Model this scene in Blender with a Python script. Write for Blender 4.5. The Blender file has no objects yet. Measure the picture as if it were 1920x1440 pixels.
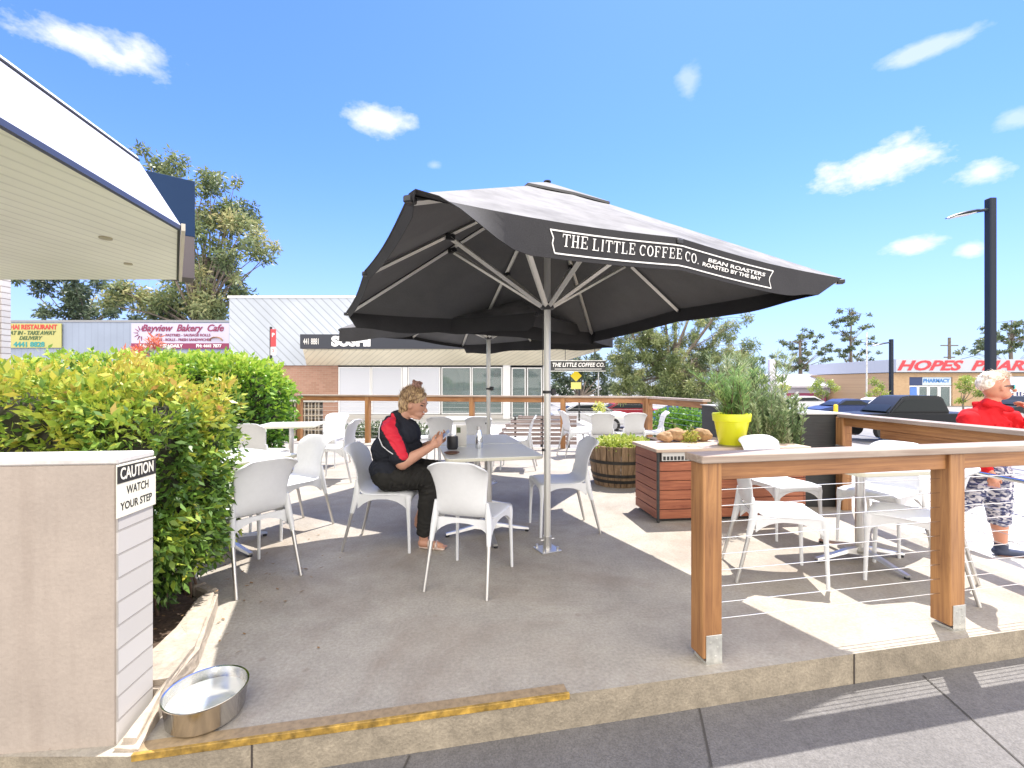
import bpy, bmesh, math, random
import numpy as np
from mathutils import Vector, Matrix, Euler, noise as mnoise
R = math.radians
C = bpy.context.scene.collection
scn = bpy.context.scene
EYE = 1.31

# ------------------------------------------------------------------ camera
cam = bpy.data.cameras.new('camera'); camo = bpy.data.objects.new('camera', cam); C.objects.link(camo)
camo.location = (0, 0, EYE); camo.rotation_euler = (R(90), 0, 0)
cam.sensor_width = 36; cam.lens = 16.0; cam.clip_start = 0.05; cam.clip_end = 2000
scn.camera = camo
scn.render.resolution_x = 1024; scn.render.resolution_y = 768

# ------------------------------------------------------------------ light
SUNV = Vector((0.24, 0.36, 1.0)).normalized()
sl = bpy.data.lights.new('sun', 'SUN'); sl.energy = 3.1; sl.angle = R(0.53); sl.color = (1.0, 0.955, 0.89)
so = bpy.data.objects.new('sun', sl); C.objects.link(so); so.rotation_euler = SUNV.to_track_quat('Z', 'Y').to_euler()
so.location = (6, 9, 26)
scn.view_settings.view_transform = 'Standard'; scn.view_settings.look = 'None'
scn.view_settings.exposure = 1.5; scn.view_settings.gamma = 1
w = bpy.data.worlds.new('World'); scn.world = w; w.use_nodes = True
nt = w.node_tree; nt.nodes.clear()
def wn(t, **k):
    n = nt.nodes.new(t)
    for a, b in k.items(): setattr(n, a, b)
    return n
out = wn('ShaderNodeOutputWorld'); bg = wn('ShaderNodeBackground'); bg.inputs['Strength'].default_value = 0.15
sky = wn('ShaderNodeTexSky', sky_type='NISHITA', sun_disc=False)
sky.sun_elevation = math.asin(SUNV.z); sky.sun_rotation = math.atan2(SUNV.x, SUNV.y)
sky.air_density = 0.9; sky.dust_density = 0.25; sky.ozone_density = 3.0; sky.altitude = 0
nt.links.new(bg.outputs[0], out.inputs[0])
tc = wn('ShaderNodeTexCoord')
nz = wn('ShaderNodeTexNoise'); nz.inputs['Scale'].default_value = 14; nz.inputs['Detail'].default_value = 7; nz.inputs['Roughness'].default_value = 0.62
mpn = wn('ShaderNodeMapping'); mpn.inputs['Scale'].default_value = (1, 1, 1.9)
nt.links.new(tc.outputs['Generated'], mpn.inputs[0]); nt.links.new(mpn.outputs[0], nz.inputs['Vector'])
def wmath(op, a, b=None, clamp=False):
    n = wn('ShaderNodeMath', operation=op, use_clamp=clamp)
    for i, v in enumerate((a, b)):
        if v is None: continue
        if isinstance(v, (int, float)): n.inputs[i].default_value = v
        else: nt.links.new(v, n.inputs[i])
    return n.outputs[0]
# (azimuth direction of each cloud and its half width / half height as angles)
clouds = [(-0.93, 0.745, .15, .035, 1.0), (-0.82, 0.72, .08, .04, .9), (-0.285, 0.575, .085, .03, .8), (0.80, 0.475, .135, .045, 1.1), (1.035, 0.465, .06, .026, 1.0),
          (0.875, 0.30, .062, .024, 1.0), (1.01, 0.295, .032, .018, .8), (1.1, 0.58, .05, .02, .4), (.90, .73, .10, .02, .5), (.39, .67, .03, .035, .35), (-.17, .48, .02, .01, .3)]
tot = None
for cx, cz, hw, hh, st in clouds:
    d = Vector((cx, 1, cz)).normalized(); L = Vector((cx, 1, cz)).length
    right = Vector((0, 0, 1)).cross(d).normalized(); up = d.cross(right)
    sub = wn('ShaderNodeVectorMath', operation='SUBTRACT'); nt.links.new(tc.outputs['Generated'], sub.inputs[0]); sub.inputs[1].default_value = d
    def dot(v):
        n = wn('ShaderNodeVectorMath', operation='DOT_PRODUCT'); nt.links.new(sub.outputs[0], n.inputs[0]); n.inputs[1].default_value = v
        return n.outputs['Value']
    hw2, hh2 = hw / L * 1.0, hh / L * 1.15
    a = wmath('POWER', wmath('ABSOLUTE', wmath('DIVIDE', dot(right), hw2)), 2.0)
    b = wmath('POWER', wmath('ABSOLUTE', wmath('DIVIDE', dot(up), hh2)), 2.0)
    f = wmath('SUBTRACT', 1.0, wmath('SQRT', wmath('ADD', a, b)))
    f = wmath('ADD', f, wmath('MULTIPLY', wmath('SUBTRACT', nz.outputs['Fac'], 0.52), 2.0))
    f = wmath('MULTIPLY', wmath('MULTIPLY', f, 1.6, True), st, True)
    g = wmath('GREATER_THAN', wmath('SUBTRACT', 2.2, wmath('SQRT', wmath('ADD', a, b))), 0)
    f = wmath('MULTIPLY', f, g)
    tot = f if tot is None else wmath('MAXIMUM', tot, f)
mixc = wn('ShaderNodeMixRGB'); nt.links.new(tot, mixc.inputs[0])
mixc.inputs[2].default_value = (2.9, 2.95, 3.05, 1)
tint = wn('ShaderNodeMixRGB', blend_type='MULTIPLY'); tint.inputs[0].default_value = 1; tint.inputs[2].default_value = (.38, .51, .92, 1)
nt.links.new(sky.outputs[0], tint.inputs[1])
sep0 = wn('ShaderNodeSeparateXYZ'); nt.links.new(tc.outputs['Generated'], sep0.inputs[0])
hz = wmath('POWER', wmath('SUBTRACT', 1.0, wmath('MULTIPLY', sep0.outputs['Z'], 2.1), True), 2.2)
mixh = wn('ShaderNodeMixRGB'); nt.links.new(wmath('MULTIPLY', hz, .85), mixh.inputs[0]); nt.links.new(tint.outputs[0], mixh.inputs[1]); mixh.inputs[2].default_value = (1.75, 1.95, 2.3, 1)
nt.links.new(mixh.outputs[0], mixc.inputs[1])
# added bright cloud behind the camera, unseen, as neutral fill for the shade
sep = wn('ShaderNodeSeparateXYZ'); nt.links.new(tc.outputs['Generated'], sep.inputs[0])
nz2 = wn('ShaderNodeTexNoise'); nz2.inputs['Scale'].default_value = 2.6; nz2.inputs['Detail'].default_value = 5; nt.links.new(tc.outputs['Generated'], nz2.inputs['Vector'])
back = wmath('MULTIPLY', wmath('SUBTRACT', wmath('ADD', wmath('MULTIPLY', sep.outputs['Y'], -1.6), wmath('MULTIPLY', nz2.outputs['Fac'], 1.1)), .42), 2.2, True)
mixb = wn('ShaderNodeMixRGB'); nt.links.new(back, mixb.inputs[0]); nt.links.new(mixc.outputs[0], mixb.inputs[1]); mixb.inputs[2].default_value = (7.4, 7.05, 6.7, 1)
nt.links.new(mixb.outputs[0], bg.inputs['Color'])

# ------------------------------------------------------------------ materials
def M(name, col, rough=0.6, metal=0.0, spec=None, noise=None, bump=None, coat=0.0, wood=None, translucent=0, alpha=None):
    m = bpy.data.materials.new(name); m.use_nodes = True; t = m.node_tree; p = t.nodes['Principled BSDF']
    p.inputs['Base Color'].default_value = (*col, 1); p.inputs['Roughness'].default_value = rough; p.inputs['Metallic'].default_value = metal
    if spec is not None: p.inputs['Specular IOR Level'].default_value = spec
    if coat: p.inputs['Coat Weight'].default_value = coat; p.inputs['Coat Roughness'].default_value = 0.1
    co = t.nodes.new('ShaderNodeTexCoord')
    if noise:      # list of (scale, amount, detail) ; multiplies value
        prev = None
        for sc, am, de in noise:
            n = t.nodes.new('ShaderNodeTexNoise'); n.inputs['Scale'].default_value = sc; n.inputs['Detail'].default_value = de
            n.inputs['Roughness'].default_value = 0.6
            t.links.new(co.outputs['Object'], n.inputs['Vector'])
            mr = t.nodes.new('ShaderNodeMapRange'); mr.inputs[1].default_value = .3; mr.inputs[2].default_value = .7
            mr.inputs[3].default_value = 1 - am; mr.inputs[4].default_value = 1 + am * .6
            t.links.new(n.outputs['Fac'], mr.inputs[0])
            if prev is None: prev = mr.outputs[0]
            else:
                mm = t.nodes.new('ShaderNodeMath'); mm.operation = 'MULTIPLY'
                t.links.new(prev, mm.inputs[0]); t.links.new(mr.outputs[0], mm.inputs[1]); prev = mm.outputs[0]
        vm = t.nodes.new('ShaderNodeVectorMath'); vm.operation = 'SCALE'; vm.inputs[0].default_value = col
        t.links.new(prev, vm.inputs['Scale']); t.links.new(vm.outputs[0], p.inputs['Base Color'])
    if bump:       # (scale, strength)
        n = t.nodes.new('ShaderNodeTexNoise'); n.inputs['Scale'].default_value = bump[0]; n.inputs['Detail'].default_value = 4
        t.links.new(co.outputs['Object'], n.inputs['Vector'])
        b = t.nodes.new('ShaderNodeBump'); b.inputs['Strength'].default_value = bump[1]; b.inputs['Distance'].default_value = .01
        t.links.new(n.outputs['Fac'], b.inputs['Height']); t.links.new(b.outputs[0], p.inputs['Normal'])
    return m

def wood(name, c1, c2, axis, rough=.55, scale=1.0):
    m = M(name, c1, rough); t = m.node_tree; p = t.nodes['Principled BSDF']
    co = t.nodes.new('ShaderNodeTexCoord'); mp = t.nodes.new('ShaderNodeMapping')
    s = [22 * scale, 22 * scale, 22 * scale]; s[axis] = 1.1 * scale
    mp.inputs['Scale'].default_value = s
    t.links.new(co.outputs['Object'], mp.inputs[0])
    n = t.nodes.new('ShaderNodeTexNoise'); n.inputs['Scale'].default_value = 1.6; n.inputs['Detail'].default_value = 8; n.inputs['Roughness'].default_value = .62; n.inputs['Distortion'].default_value = 1.2
    t.links.new(mp.outputs[0], n.inputs['Vector'])
    n2 = t.nodes.new('ShaderNodeTexNoise'); n2.inputs['Scale'].default_value = 2.3; n2.inputs['Detail'].default_value = 3
    t.links.new(co.outputs['Object'], n2.inputs['Vector'])
    ad = t.nodes.new('ShaderNodeMath'); ad.operation = 'ADD'; t.links.new(n.outputs['Fac'], ad.inputs[0])
    ml = t.nodes.new('ShaderNodeMath'); ml.operation = 'MULTIPLY'; ml.inputs[1].default_value = .5; t.links.new(n2.outputs['Fac'], ml.inputs[0]); t.links.new(ml.outputs[0], ad.inputs[1])
    r = t.nodes.new('ShaderNodeValToRGB'); r.color_ramp.elements[0].position = .5; r.color_ramp.elements[0].color = (*c2, 1)
    r.color_ramp.elements[1].position = .98; r.color_ramp.elements[1].color = (*c1, 1)
    t.links.new(ad.outputs[0], r.inputs[0]); t.links.new(r.outputs[0], p.inputs['Base Color'])
    b = t.nodes.new('ShaderNodeBump'); b.inputs['Strength'].default_value = .25; b.inputs['Distance'].default_value = .004
    t.links.new(n.outputs['Fac'], b.inputs['Height']); t.links.new(b.outputs[0], p.inputs['Normal'])
    return m

def brick(name, c1, c2, mortar, w=.24, h=.086, ms=.012, rot=(R(90), 0, 0), bump=.5, off=.5):
    m = M(name, c1, .85); t = m.node_tree; p = t.nodes['Principled BSDF']
    co = t.nodes.new('ShaderNodeTexCoord'); mp = t.nodes.new('ShaderNodeMapping'); mp.inputs['Rotation'].default_value = rot
    t.links.new(co.outputs['Object'], mp.inputs[0])
    b = t.nodes.new('ShaderNodeTexBrick'); b.inputs['Scale'].default_value = 1; b.inputs['Brick Width'].default_value = w; b.inputs['Row Height'].default_value = h
    b.inputs['Mortar Size'].default_value = ms * .5; b.inputs['Color1'].default_value = (*c1, 1); b.inputs['Color2'].default_value = (*c2, 1); b.inputs['Mortar'].default_value = (*mortar, 1)
    b.offset = off; b.inputs['Mortar Smooth'].default_value = .2
    t.links.new(mp.outputs[0], b.inputs['Vector']); t.links.new(b.outputs['Color'], p.inputs['Base Color'])
    bp = t.nodes.new('ShaderNodeBump'); bp.invert = True; bp.inputs['Strength'].default_value = bump; bp.inputs['Distance'].default_value = .006
    t.links.new(b.outputs['Fac'], bp.inputs['Height']); t.links.new(bp.outputs[0], p.inputs['Normal'])
    return m

def ribbed(name, col, axis_vec, spacing, dark=.75, rough=.6, bump=.4):
    """parallel grooves: stripes across axis_vec (object space)"""
    m = M(name, col, rough); t = m.node_tree; p = t.nodes['Principled BSDF']
    co = t.nodes.new('ShaderNodeTexCoord')
    d = t.nodes.new('ShaderNodeVectorMath'); d.operation = 'DOT_PRODUCT'; d.inputs[1].default_value = Vector(axis_vec).normalized() / spacing
    t.links.new(co.outputs['Object'], d.inputs[0])
    fr = t.nodes.new('ShaderNodeMath'); fr.operation = 'FRACT'; t.links.new(d.outputs['Value'], fr.inputs[0])
    r = t.nodes.new('ShaderNodeValToRGB'); e = r.color_ramp.elements
    e[0].position = 0; e[0].color = (dark, dark, dark, 1); e[1].position = .14; e[1].color = (1, 1, 1, 1)
    x = e.new(.86); x.color = (1, 1, 1, 1); x = e.new(1.0); x.color = (dark, dark, dark, 1)
    t.links.new(fr.outputs[0], r.inputs[0])
    mm = t.nodes.new('ShaderNodeMixRGB'); mm.blend_type = 'MULTIPLY'; mm.inputs[0].default_value = 1; mm.inputs[2].default_value = (*col, 1)
    n = t.nodes.new('ShaderNodeTexNoise'); n.inputs['Scale'].default_value = .7; n.inputs['Detail'].default_value = 5; t.links.new(co.outputs['Object'], n.inputs['Vector'])
    mr = t.nodes.new('ShaderNodeMapRange'); mr.inputs[1].default_value = .3; mr.inputs[2].default_value = .7; mr.inputs[3].default_value = .88; mr.inputs[4].default_value = 1.05
    t.links.new(n.outputs['Fac'], mr.inputs[0])
    vs = t.nodes.new('ShaderNodeVectorMath'); vs.operation = 'SCALE'
    t.links.new(r.outputs[0], mm.inputs[1]); t.links.new(mm.outputs[0], vs.inputs[0]); t.links.new(mr.outputs[0], vs.inputs['Scale']); t.links.new(vs.outputs[0], p.inputs['Base Color'])
    bp = t.nodes.new('ShaderNodeBump'); bp.inputs['Strength'].default_value = bump; bp.inputs['Distance'].default_value = .02
    t.links.new(r.outputs[0], bp.inputs['Height']); t.links.new(bp.outputs[0], p.inputs['Normal'])
    return m

def leafmat(name, stops, trans=.35, rough=.45):
    m = bpy.data.materials.new(name); m.use_nodes = True; t = m.node_tree; p = t.nodes['Principled BSDF']; o = t.nodes['Material Output']
    at = t.nodes.new('ShaderNodeAttribute'); at.attribute_name = 'tint'
    r = t.nodes.new('ShaderNodeValToRGB'); e = r.color_ramp.elements
    e[0].position = stops[0][0]; e[0].color = (*stops[0][1], 1); e[1].position = stops[-1][0]; e[1].color = (*stops[-1][1], 1)
    for pos, c in stops[1:-1]:
        x = e.new(pos); x.color = (*c, 1)
    t.links.new(at.outputs['Fac'], r.inputs[0]); t.links.new(r.outputs[0], p.inputs['Base Color']); p.inputs['Roughness'].default_value = rough
    tr = t.nodes.new('ShaderNodeBsdfTranslucent'); t.links.new(r.outputs[0], tr.inputs[0])
    mx = t.nodes.new('ShaderNodeMixShader'); mx.inputs[0].default_value = trans
    t.links.new(p.outputs[0], mx.inputs[1]); t.links.new(tr.outputs[0], mx.inputs[2]); t.links.new(mx.outputs[0], o.inputs[0])
    return m

def glassmat(name, col=(.75, .82, .82), rough=.03, alpha=.35):
    m = bpy.data.materials.new(name); m.use_nodes = True; t = m.node_tree; p = t.nodes['Principled BSDF']
    p.inputs['Base Color'].default_value = (*col, 1); p.inputs['Roughness'].default_value = rough; p.inputs['Alpha'].default_value = alpha
    p.inputs['Specular IOR Level'].default_value = .8
    return m

mConc = M('deck_concrete', (.385, .352, .298), .85, noise=[(1.1, .16, 5), (5, .13, 8), (60, .2, 4)], bump=(140, .35))
_t = mConc.node_tree; _p = _t.nodes['Principled BSDF']; _src = _p.inputs['Base Color'].links[0].from_socket
_co = _t.nodes.new('ShaderNodeTexCoord'); _n = _t.nodes.new('ShaderNodeTexNoise'); _n.inputs['Scale'].default_value = .9; _n.inputs['Detail'].default_value = 8; _n.inputs['Roughness'].default_value = .7; _n.inputs['Distortion'].default_value = .6
_r = _t.nodes.new('ShaderNodeMapRange'); _r.inputs[1].default_value = .46; _r.inputs[2].default_value = .68; _r.inputs[3].default_value = 0; _r.inputs[4].default_value = .62
_v = _t.nodes.new('ShaderNodeTexVoronoi'); _v.inputs['Scale'].default_value = 3.6; _t.links.new(_co.outputs['Object'], _v.inputs['Vector'])
_g = _t.nodes.new('ShaderNodeMapRange'); _g.inputs[1].default_value = .035; _g.inputs[2].default_value = .075; _g.inputs[3].default_value = .45; _g.inputs[4].default_value = 0; _t.links.new(_v.outputs['Distance'], _g.inputs[0])
_m = _t.nodes.new('ShaderNodeMixRGB'); _m.inputs[2].default_value = (.22, .17, .13, 1)
_t.links.new(_co.outputs['Object'], _n.inputs['Vector']); _t.links.new(_n.outputs['Fac'], _r.inputs[0]); _a = _t.nodes.new('ShaderNodeMath'); _a.operation = 'MAXIMUM'; _t.links.new(_r.outputs[0], _a.inputs[0]); _t.links.new(_g.outputs[0], _a.inputs[1]); _t.links.new(_a.outputs[0], _m.inputs[0]); _t.links.new(_src, _m.inputs[1]); _t.links.new(_m.outputs[0], _p.inputs['Base Color'])
mKerb = M('kerb_concrete', (.31, .265, .20), .9, noise=[(2.2, .22, 6), (14, .25, 8), (90, .18, 3)], bump=(90, .5))
mPath = M('path_concrete', (.155, .147, .142), .9, noise=[(1.5, .14, 5), (22, .14, 6), (140, .3, 2)], bump=(200, .4))
mWalk = M('walk_concrete', (.46, .45, .43), .9, noise=[(.8, .1, 5), (12, .1, 6)], bump=(120, .3))
mAsph = M('asphalt', (.25, .24, .23), .9, noise=[(.15, .2, 6), (3, .12, 5), (80, .15, 2)])
mSoil = M('soil', (.10, .065, .045), .95, noise=[(12, .5, 6), (60, .4, 3)], bump=(40, 1))
mWoodX = wood('timber_rail', (.43, .205, .075), (.17, .066, .024), 0)
mWoodZ = wood('timber_post', (.43, .215, .08), (.17, .070, .026), 2)
mWoodCap = wood('timber_cap', (.40, .33, .27), (.22, .155, .12), 0)
mWoodRed = wood('timber_red', (.46, .165, .080), (.20, .05, .026), 0, scale=1.3)
mWoodRedY = wood('timber_red_side', (.36, .13, .07), (.17, .05, .03), 1, scale=1.3)
mWoodGrey = wood('timber_grey', (.34, .27, .25), (.15, .10, .09), 0)
mWoodDark = wood('dark_cladding', (.045, .047, .045), (.018, .019, .02), 0, scale=2)
mGalv = M('galvanised', (.62, .62, .58), .45, .6, noise=[(25, .25, 5), (4, .2, 3)])
mWire = M('stainless', (.62, .62, .62), .25, 1.0)
mAlu = M('aluminium', (.60, .59, .57), .36, .9)
mPoleAlu = M('anodised_pole', (.62, .61, .57), .42, .55)
mPlas = M('white_plastic', (.70, .71, .72), .38, noise=[(30, .03, 4)])
mTable = M('table_white', (.72, .73, .69), .28, noise=[(3, .04, 3)])
mTabEdge = M('table_edge', (.62, .60, .48), .4)
mBlack = M('black_plastic', (.018, .018, .02), .45)
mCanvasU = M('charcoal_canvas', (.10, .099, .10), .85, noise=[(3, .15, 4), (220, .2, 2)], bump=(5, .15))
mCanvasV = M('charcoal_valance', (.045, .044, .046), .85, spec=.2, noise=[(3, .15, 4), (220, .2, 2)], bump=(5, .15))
mCanvasT = M('sunlit_canvas', (.20, .197, .20), .8, spec=.15, noise=[(2.2, .35, 5), (9, .2, 4)])  # lighter copy of the charcoal canvas, sunlight on the top put into the colour
mWhite = M('white_paint', (.80, .80, .81), .5)
mLetter = M('white_lettering', (.78, .76, .72), .6)
mIntr = M('black_lettering', (.03, .03, .03), .6)

# ------------------------------------------------------------------ helpers
def link(o, parent=None):
    C.objects.link(o)
    if parent is not None: o.parent = parent
    return o
def thing(name, label, cat, loc=(0, 0, 0), rz=0.0, group=None):
    o = bpy.data.objects.new(name, None); C.objects.link(o); o.location = loc; o.rotation_euler = (0, 0, rz)
    o.empty_display_size = .1
    o['label'] = label; o['category'] = cat
    if group: o['group'] = group
    return o
def tag(o, label, cat, group=None):
    o['label'] = label; o['category'] = cat
    if group: o['group'] = group
    return o
def struct(o, kind='structure'):
    o['kind'] = kind; return o

class MB:
    def __init__(s): s.v = []; s.f = []; s.mi = []
    def add(s, vs, fs, mi=0):
        b = len(s.v); s.v += [tuple(v) for v in vs]; s.f += [tuple(i + b for i in f) for f in fs]; s.mi += [mi] * len(fs)
    def box(s, x0, x1, y0, y1, z0, z1, mi=0, bev=0.0, mat=None):
        if bev <= 0:
            vs = [(x, y, z) for z in (z0, z1) for y in (y0, y1) for x in (x0, x1)]
            fs = [(0, 2, 3, 1), (4, 5, 7, 6), (0, 1, 5, 4), (2, 6, 7, 3), (0, 4, 6, 2), (1, 3, 7, 5)]
        else:
            b = min(bev, (x1 - x0) * .45, (y1 - y0) * .45, (z1 - z0) * .45); vs = []; fs = []
            idx = {}
            for ix, x in enumerate((x0, x1)):
                for iy, y in enumerate((y0, y1)):
                    for iz, z in enumerate((z0, z1)):
                        sx, sy, sz = (1, -1)[ix], (1, -1)[iy], (1, -1)[iz]
                        idx[ix, iy, iz] = len(vs)
                        vs += [(x, y + sy * b, z + sz * b), (x + sx * b, y, z + sz * b), (x + sx * b, y + sy * b, z)]
            g = lambda a, b_, c, k: idx[a, b_, c] + k
            for ix in (0, 1):
                q = [g(ix, 0, 0, 0), g(ix, 1, 0, 0), g(ix, 1, 1, 0), g(ix, 0, 1, 0)]; fs.append(q if ix else q[::-1])
            for iy in (0, 1):
                q = [g(0, iy, 0, 1), g(0, iy, 1, 1), g(1, iy, 1, 1), g(1, iy, 0, 1)]; fs.append(q if iy else q[::-1])
            for iz in (0, 1):
                q = [g(0, 0, iz, 2), g(1, 0, iz, 2), g(1, 1, iz, 2), g(0, 1, iz, 2)]; fs.append(q if iz else q[::-1])
            for iy in (0, 1):
                for iz in (0, 1): fs.append([g(0, iy, iz, 1), g(1, iy, iz, 1), g(1, iy, iz, 2), g(0, iy, iz, 2)])
            for ix in (0, 1):
                for iz in (0, 1): fs.append([g(ix, 0, iz, 0), g(ix, 1, iz, 0), g(ix, 1, iz, 2), g(ix, 0, iz, 2)])
            for ix in (0, 1):
                for iy in (0, 1): fs.append([g(ix, iy, 0, 0), g(ix, iy, 1, 0), g(ix, iy, 1, 1), g(ix, iy, 0, 1)])
            for k in idx: fs.append([idx[k], idx[k] + 1, idx[k] + 2])
        if mat is not None: vs = [mat @ Vector(v) for v in vs]
        s.add(vs, fs, mi); return s
    def tube(s, pts, rad, n=10, mi=0, cap=True, flat=1.0):
        pts = [Vector(p) for p in pts]; m = len(pts)
        rs = rad if isinstance(rad, (list, tuple)) else [rad] * m
        d0 = (pts[1] - pts[0]).normalized(); a = Vector((0, 0, 1)) if abs(d0.z) < .9 else Vector((1, 0, 0))
        u = d0.cross(a).normalized(); vs = []; fs = []
        for i, p in enumerate(pts):
            d = (pts[min(i + 1, m - 1)] - pts[max(i - 1, 0)])
            d = d.normalized() if d.length > 1e-9 else d0
            u = (u - d * u.dot(d)).normalized(); w_ = d.cross(u)
            for k in range(n):
                t = 2 * math.pi * k / n; vs.append(p + u * (math.cos(t) * rs[i]) + w_ * (math.sin(t) * rs[i] * flat))
        for i in range(m - 1):
            for k in range(n): fs.append((i * n + k, i * n + (k + 1) % n, (i + 1) * n + (k + 1) % n, (i + 1) * n + k))
        if cap: fs.append(tuple(range(n - 1, -1, -1))); fs.append(tuple(range((m - 1) * n, m * n)))
        s.add(vs, fs, mi); return s
    def lathe(s, prof, n=32, c=(0, 0, 0), mi=0):
        vs = []; fs = []; m = len(prof)
        for r, z in prof:
            for k in range(n):
                t = 2 * math.pi * k / n; vs.append((c[0] + r * math.cos(t), c[1] + r * math.sin(t), c[2] + z))
        for i in range(m - 1):
            for k in range(n): fs.append((i * n + k, i * n + (k + 1) % n, (i + 1) * n + (k + 1) % n, (i + 1) * n + k))
        s.add(vs, fs, mi); return s
    def prism(s, poly, z0, z1, mi=0, top_mi=None):
        n = len(poly); vs = [(x, y, z0) for x, y in poly] + [(x, y, z1) for x, y in poly]
        s.add(vs, [tuple(range(n - 1, -1, -1))] + [(k, (k + 1) % n, n + (k + 1) % n, n + k) for k in range(n)], mi)
        s.add([(x, y, z1) for x, y in poly], [tuple(range(n))], mi if top_mi is None else top_mi); return s
    def quad(s, a, b, c, d, mi=0): s.add([a, b, c, d], [(0, 1, 2, 3)], mi); return s
    def build(s, name, mats, parent=None, smooth=False, angle=35):
        me = bpy.data.meshes.new(name); me.from_pydata(s.v, [], s.f)
        if not isinstance(mats, (list, tuple)): mats = [mats]
        for m in mats: me.materials.append(m)
        me.polygons.foreach_set('material_index', s.mi)
        bm = bmesh.new(); bm.from_mesh(me); bmesh.ops.remove_doubles(bm, verts=bm.verts, dist=1e-6)
        bmesh.ops.recalc_face_normals(bm, faces=bm.faces); bm.to_mesh(me); bm.free()
        if smooth:
            me.polygons.foreach_set('use_smooth', [True] * len(me.polygons))
            try: me.set_sharp_from_angle(angle=R(angle))
            except Exception: pass
        me.update()
        return link(bpy.data.objects.new(name, me), parent)

def bake(o):
    """apply modifiers"""
    dg = bpy.context.evaluated_depsgraph_get(); dg.update()
    me = bpy.data.meshes.new_from_object(o.evaluated_get(dg)); old = o.data; o.modifiers.clear(); o.data = me
    me.polygons.foreach_set('use_smooth', [True] * len(me.polygons)); me.update(); bpy.data.meshes.remove(old)
    return o

def text(s, size, mat, name='lettering', parent=None, loc=(0, 0, 0), rot=(R(90), 0, 0), shear=0, bold=0.0, ext=.002, align='CENTER', sx=1.0):
    cu = bpy.data.curves.new(name, 'FONT'); cu.body = s; cu.size = size; cu.shear = shear; cu.offset = bold; cu.extrude = ext
    cu.align_x = align; cu.align_y = 'CENTER'; cu.resolution_u = 3
    o = bpy.data.objects.new(name, cu); C.objects.link(o)
    dg = bpy.context.evaluated_depsgraph_get(); me = bpy.data.meshes.new_from_object(o.evaluated_get(dg))
    bpy.data.objects.remove(o); me.materials.clear(); me.materials.append(mat)
    o = bpy.data.objects.new(name, me); link(o, parent); o.location = loc; o.rotation_euler = rot; o.scale = (sx, 1, 1)
    return o

def blob(name, prims, mats, parent, voxel=.006, smooth=6, pick=None, wr=0):
    """one continuous surface grown from tapered limbs and ellipsoids"""
    bm = bmesh.new()
    for p in prims:
        t = bmesh.new()
        if p[0] == 'c':
            _, a, b, r0, r1 = p[:5]; fl = p[5] if len(p) > 5 else None
            for c_, r_ in ((a, r0), (b, r1)):
                bmesh.ops.create_icosphere(t, subdivisions=3, radius=r_, matrix=Matrix.Translation(c_))
            res = bmesh.ops.convex_hull(t, input=t.verts)
            bmesh.ops.delete(t, geom=[g for g in res['geom_interior'] + res['geom_unused'] if isinstance(g, bmesh.types.BMVert)], context='VERTS')
            if fl:
                mid = (Vector(a) + Vector(b)) / 2
                for v in t.verts: v.co = mid + Vector([(v.co[i] - mid[i]) * fl[i] for i in range(3)])
        else:
            _, c_, rad = p[:3]; ro = p[3] if len(p) > 3 else (0, 0, 0)
            mt = Matrix.Translation(c_) @ Euler([R(x) for x in ro]).to_matrix().to_4x4() @ Matrix.Diagonal((*rad, 1))
            bmesh.ops.create_icosphere(t, subdivisions=4, radius=1, matrix=mt)
        me = bpy.data.meshes.new('t'); t.to_mesh(me); t.free(); bm.from_mesh(me); bpy.data.meshes.remove(me)
    me = bpy.data.meshes.new(name); bm.to_mesh(me); bm.free()
    if not isinstance(mats, (list, tuple)): mats = [mats]
    for m in mats: me.materials.append(m)
    o = link(bpy.data.objects.new(name, me))
    md = o.modifiers.new('r', 'REMESH'); md.mode = 'VOXEL'; md.voxel_size = voxel
    if smooth: sm = o.modifiers.new('s', 'SMOOTH'); sm.factor = .5; sm.iterations = smooth
    bake(o)
    if len(o.data.materials) < len(mats):
        o.data.materials.clear()
        for m in mats: o.data.materials.append(m)
    if pick:
        for poly in o.data.polygons: poly.material_index = pick(poly.center, poly.normal)
    else:
        for poly in o.data.polygons: poly.material_index = 0
    if wr:
        me = o.data; nv = len(me.vertices); nn = [v.normal.copy() for v in me.vertices]
        for v, n_ in zip(me.vertices, nn):
            c_ = v.co; q = Vector((c_.x * 9, c_.y * 9, c_.z * 30)) + Vector((mnoise.noise(c_ * 12), 0, mnoise.noise(c_ * 7 + Vector((4, 0, 0))) * 4))
            v.co = c_ + n_ * (mnoise.noise(q) * wr + abs(mnoise.noise(c_ * 16)) * wr * .8)
    if parent is not None:
        o.data.transform(Matrix.Translation(-Vector(parent.location))); o.parent = parent
    return o

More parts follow.
